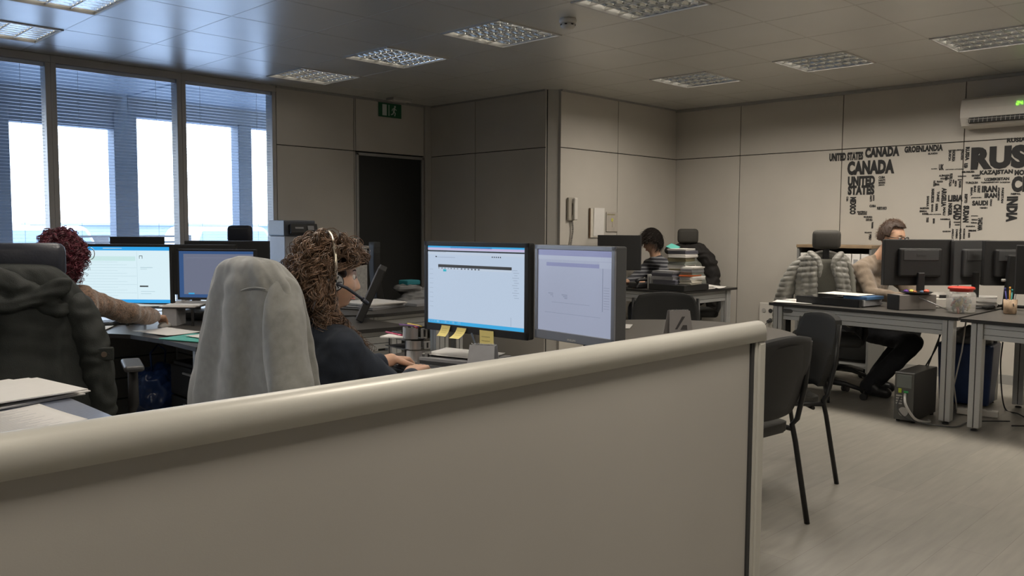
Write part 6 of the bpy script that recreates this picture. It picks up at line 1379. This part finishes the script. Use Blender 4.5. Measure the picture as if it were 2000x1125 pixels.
# low bookcase at the wall
bk = thing('low_bookcase', 'low bookcase with a wooden top and white binders behind the puffer jacket', 'bookcase', (7.90, 3.42, 0))
mb = MB(); mb.box((0, 0, 1.165), (0.40, 0.72, 0.028), bev=0.003); mb.build('bookcase_top', mat('cork_brown_top', (0.26, 0.185, 0.11), 0.6, var=0.15, scale=8), bk)
mb = MB(); mb.box((0, 0.345, 0.575), (0.38, 0.02, 1.15)); mb.box((0, -0.345, 0.575), (0.38, 0.02, 1.15)); mb.box((0.185, 0, 0.575), (0.01, 0.69, 1.15)); mb.build('carcass', mat('bookcase_grey', (0.18, 0.18, 0.175), 0.6), bk)
for z in (0.06, 0.42, 0.78):
    mb = MB(); mb.box((0, 0, z), (0.37, 0.67, 0.02)); mb.build('shelf', MATS['bookcase_grey'], bk)
pb = None
for k in range(8):
    lb = 'white ring binder in the low bookcase' if k not in (0, 7) else ('white ring binder at the left end of the low bookcase shelf' if k == 0 else 'white ring binder at the right end of the low bookcase shelf')
    if pb is None:
        pb = thing('ring_binder', lb, 'binder', (7.86, 3.42+0.29-k*0.083, 0.79), 0, 'white binders in the low bookcase')
        mb = MB(); mb.box((0, 0, 0.155), (0.27, 0.072, 0.31), bev=0.003); mb.build('cover', M_PAP, pb)
        mb = MB(); mb.box((-0.137, 0, 0.20), (0.002, 0.04, 0.12)); mb.cyl((-0.136, 0, 0.06), (-0.139, 0, 0.06), 0.012, n=14, mi=1); mb.build('spine_label', [M_PAPG, M_BLK], pb)
    else: dup(pb, (7.86, 3.42+0.29-k*0.083, 0.79), 0, 'white ring binder in the low bookcase' if k < 7 else lb)
pb['label'] = 'white ring binder at the left end of the low bookcase shelf'

# ================================================================== far desk in the alcove
desk([(6.62, 5.36), (6.62, 4.34), (7.60, 4.34), (7.60, 4.60), (7.20, 4.66), (7.05, 4.80), (7.0, 5.0), (7.0, 5.36)], [(6.69, 5.29), (6.69, 4.41), (7.50, 4.41)], 'aluminium-framed desk in the alcove with the tall paper piles', apron=[(6.69, 5.26, 6.69, 4.45), (6.73, 4.41, 7.46, 4.41)], group='aluminium-framed desks')
monitor((6.68, 5.12, 0.742), PI/2+PI/6, 'black monitor back on the alcove desk, in front of the dark-haired person', w=0.43, hgt=0.345, hb=0.17, hump=False)
monitor((6.77, 5.30, 0.742), PI/2-0.5, 'brownish monitor edge at the left end of the alcove desk', w=0.30, hgt=0.33, hb=0.18, hump=False, casem=mat('brown_black_plastic', (0.03, 0.024, 0.018), 0.5))
M_STR = mat('striped_jumper', (0.06, 0.06, 0.07), 0.9)
def stripes():
    n = M_STR.node_tree.nodes; l = M_STR.node_tree.links; b = n['Principled BSDF']
    t = n.new('ShaderNodeTexCoord'); w = n.new('ShaderNodeTexWave'); w.wave_type = 'BANDS'; w.bands_direction = 'Z'; w.inputs['Scale'].default_value = 9.0; w.inputs['Distortion'].default_value = 0.6
    c = n.new('ShaderNodeValToRGB'); c.color_ramp.elements[0].position = 0.55; c.color_ramp.elements[0].color = (0.035, 0.036, 0.045, 1); c.color_ramp.elements[1].position = 0.75; c.color_ramp.elements[1].color = (0.20, 0.205, 0.22, 1)
    l.new(t.outputs['Object'], w.inputs[0]); l.new(w.outputs['Fac'], c.inputs[0]); l.new(c.outputs[0], b.inputs['Base Color'])
stripes()
hb_ = V((7.16, 5.07, 1.185))
W4, H4 = person('dark-haired person in a striped grey jumper behind the alcove monitor', (7.25, 5.02, 0), (-0.72, 0.30), (7.34, 4.98, 0.53), (7.24, 5.03, 0.82), (7.17, 4.90, 0.945), (7.25, 5.17, 0.945),
    hb_, (-0.80, 0.52, -0.25), (6.98, 4.86, 0.80), (6.82, 4.93, 0.79), (7.03, 5.20, 0.80), (6.86, 5.16, 0.79), (6.98, 4.92, 0.52), (6.94, 4.90, 0.09), (7.02, 5.16, 0.52), (6.97, 5.15, 0.09),
    M_STR, M_JEAN, vox=0.007, tvox=0.009, top_name='striped_jumper', hands=((V((-0.9, 0.3, -0.1)), V((0, 0, 1)), 1, 0.7), (V((-0.9, 0.1, -0.1)), V((0, 0, 1)), -1, 0.6)), bulk=0.92, hsc=0.95)
M_HK = (mat('hair_black', (0.010, 0.008, 0.007), 0.85, spec=0.1), mat('hair_black_strands', (0.028, 0.02, 0.015), 0.35, island=0.3))
short_hair(W4, H4, M_HK, n=1800, lift=0.022, L_=(0.05, 0.085), comb=(0.35, 0, 0.0), hairline=0.30, low=-0.62, fringe=0.6)
sp_ = thing('desk_speaker', 'small ribbed grey speaker on the alcove desk under the monitor', 'speaker', (6.73, 4.75, 0.742), PI/2)
for k in range(4):
    mb = MB(); mb.box((-0.04+0.026*k, 0, 0.07), (0.020, 0.06, 0.14), bev=0.006); mb.build('fin', M_LG if k % 2 else M_ALU, sp_)
t2 = dup(t_, (6.76, 4.92, 0.742), 1.2, 'dark desk telephone on the alcove desk left of the ribbed speaker')
sheaf((6.83, 4.86, 0.742), 0.6, 'white papers beside the writing hand on the alcove desk', w=0.15, d=0.2, h=0.05)
# long black tray and the paper piles on it
tr2 = thing('document_tray', 'long black tray under the paper piles on the alcove desk', 'tray', (6.84, 4.53, 0.742), 0.0)
mb = MB(); mb.box((0, 0, 0.03), (0.42, 0.40, 0.058), bev=0.005); mb.build('tray', M_BLK2, tr2)
cols = [M_PAPG, mat('folder_slate', (0.13, 0.13, 0.16), 0.7), M_PAP2, mat('folder_olive', (0.16, 0.14, 0.08), 0.7), M_PAP, mat('folder_greygreen', (0.25, 0.27, 0.24), 0.7)]
ordn = ['bottom', 'second from the bottom', 'third from the bottom', 'fourth from the bottom', 'fifth from the bottom', 'sixth from the bottom', 'seventh from the bottom', 'eighth from the bottom', 'ninth from the bottom', 'topmost']
def pile(x, y, z, hs_, ms_, nm, w, d, rz, grp):
    rp = random.Random(int(x*100+y*10))
    for k, (h, m) in enumerate(zip(hs_, ms_)):
        o_ = ordn[k] if k < len(hs_)-1 else 'topmost'
        sheaf((x+rp.uniform(-.015, .015), y+rp.uniform(-.015, .015), z), rz+rp.uniform(-.12, .12), '%s, %s' % (nm, o_), w=w*rp.uniform(0.9, 1.0), d=d*rp.uniform(0.92, 1.0), h=h, m=m, messy=0.12, group=grp, name='paper_sheaf')
        z += h+0.0015
M_ORG = mat('orange_folder', (0.55, 0.14, 0.04), 0.6)
pile(6.92, 4.55, 0.802, [0.04, 0.03, 0.035, 0.03, 0.035, 0.03, 0.035, 0.035, 0.03, 0.018], [cols[1], cols[0], cols[2], cols[3], cols[4], cols[5], cols[3], cols[4], cols[1], M_PAP], 'tall paper pile on the alcove desk', 0.25, 0.19, 0.1, 'sheaves of the tall paper pile')
pile(6.83, 4.392, 0.802, [0.045, 0.03, 0.012, 0.02, 0.03, 0.02], [M_PAP2, M_PAP, M_ORG, cols[5], M_PAPG, cols[4]], 'low right paper pile in the alcove', 0.24, 0.13, 0.05, 'sheaves of the right low pile')
pile(6.70, 4.58, 0.802, [0.04, 0.03, 0.03, 0.02], [cols[1], cols[0], cols[1], M_PAPG], 'grey front paper pile on the alcove desk', 0.12, 0.25, 0.0, 'sheaves of the grey front pile')
mb = MB(); mb.box((0, 0, 0), (0.10, 0.10, 0.004), rot=(0.35, -0.3, 0)); o = mb.build('teal_sheet_holder', M_TEAL); o.location = (6.91, 4.65, 1.148); tag(o, 'teal plastic sleeve on top of the tall paper pile', 'plastic sleeve')
curled_sheet((7.30, 4.44, 0.742), 0.2, 'loose white papers at the right end of the alcove desk', w=0.28, d=0.18, lift=0.02)
sheaf((7.12, 4.45, 0.742), -0.3, 'small stack of white papers right of the low pile in the alcove', w=0.16, d=0.15, h=0.03, messy=0.5)
fe = V((-0.75, -0.66, 0)); ae = math.atan2(fe.y, fe.x)-PI/2
office_chair((7.56, 4.86, 0), ae, 'empty grey office chair with a black jacket in the alcove', fabric=M_CHG, headm=MATS['headrest_taupe'], frontm=mat('mesh_back_sage', (0.22, 0.225, 0.195), 0.8), hz=0.01)
M_BJ = mat('black_jacket_cloth', (0.014, 0.012, 0.011), 0.8, var=0.2, scale=30, bump=0.2, bscale=200)
bj = thing('black_jacket', 'black jacket hanging over the right side of the empty alcove chair', 'jacket', (7.76, 5.03, 0)); le_ = V((fe.y, -fe.x, 0))*-1
mb = MB(); Q = lambda a, b, z: V((0.66, -0.75, 0))*a+fe*b+V((0, 0, z))
mb.chain([Q(-0.20, 0, 1.10), Q(-0.05, -0.06, 1.12), Q(0.13, -0.02, 1.10), Q(0.22, 0, 0.98), Q(0.26, 0.0, 0.82), Q(0.27, 0.02, 0.62), Q(0.27, 0.02, 0.50)], [0.05, 0.05, 0.075, 0.085, 0.08, 0.085, 0.07], n=16)
mb.chain([Q(-0.15, -0.08, 1.0), Q(0.12, -0.08, 1.0), Q(0.16, -0.07, 0.75), Q(-0.12, -0.08, 0.75), Q(-0.12, -0.08, 0.55), Q(0.16, -0.07, 0.55)], [0.06, 0.06, 0.06, 0.06, 0.05, 0.05], n=14)
blob(mb, 'jacket', M_BJ, bj, vox=0.009, smooth=4, post=lambda co, no: co+no*(0.006*math.sin(co.z*60+ns(co, 9)*6)+ns(co, 16, 3)*0.012))

bpy.data.scenes.remove(TMP)
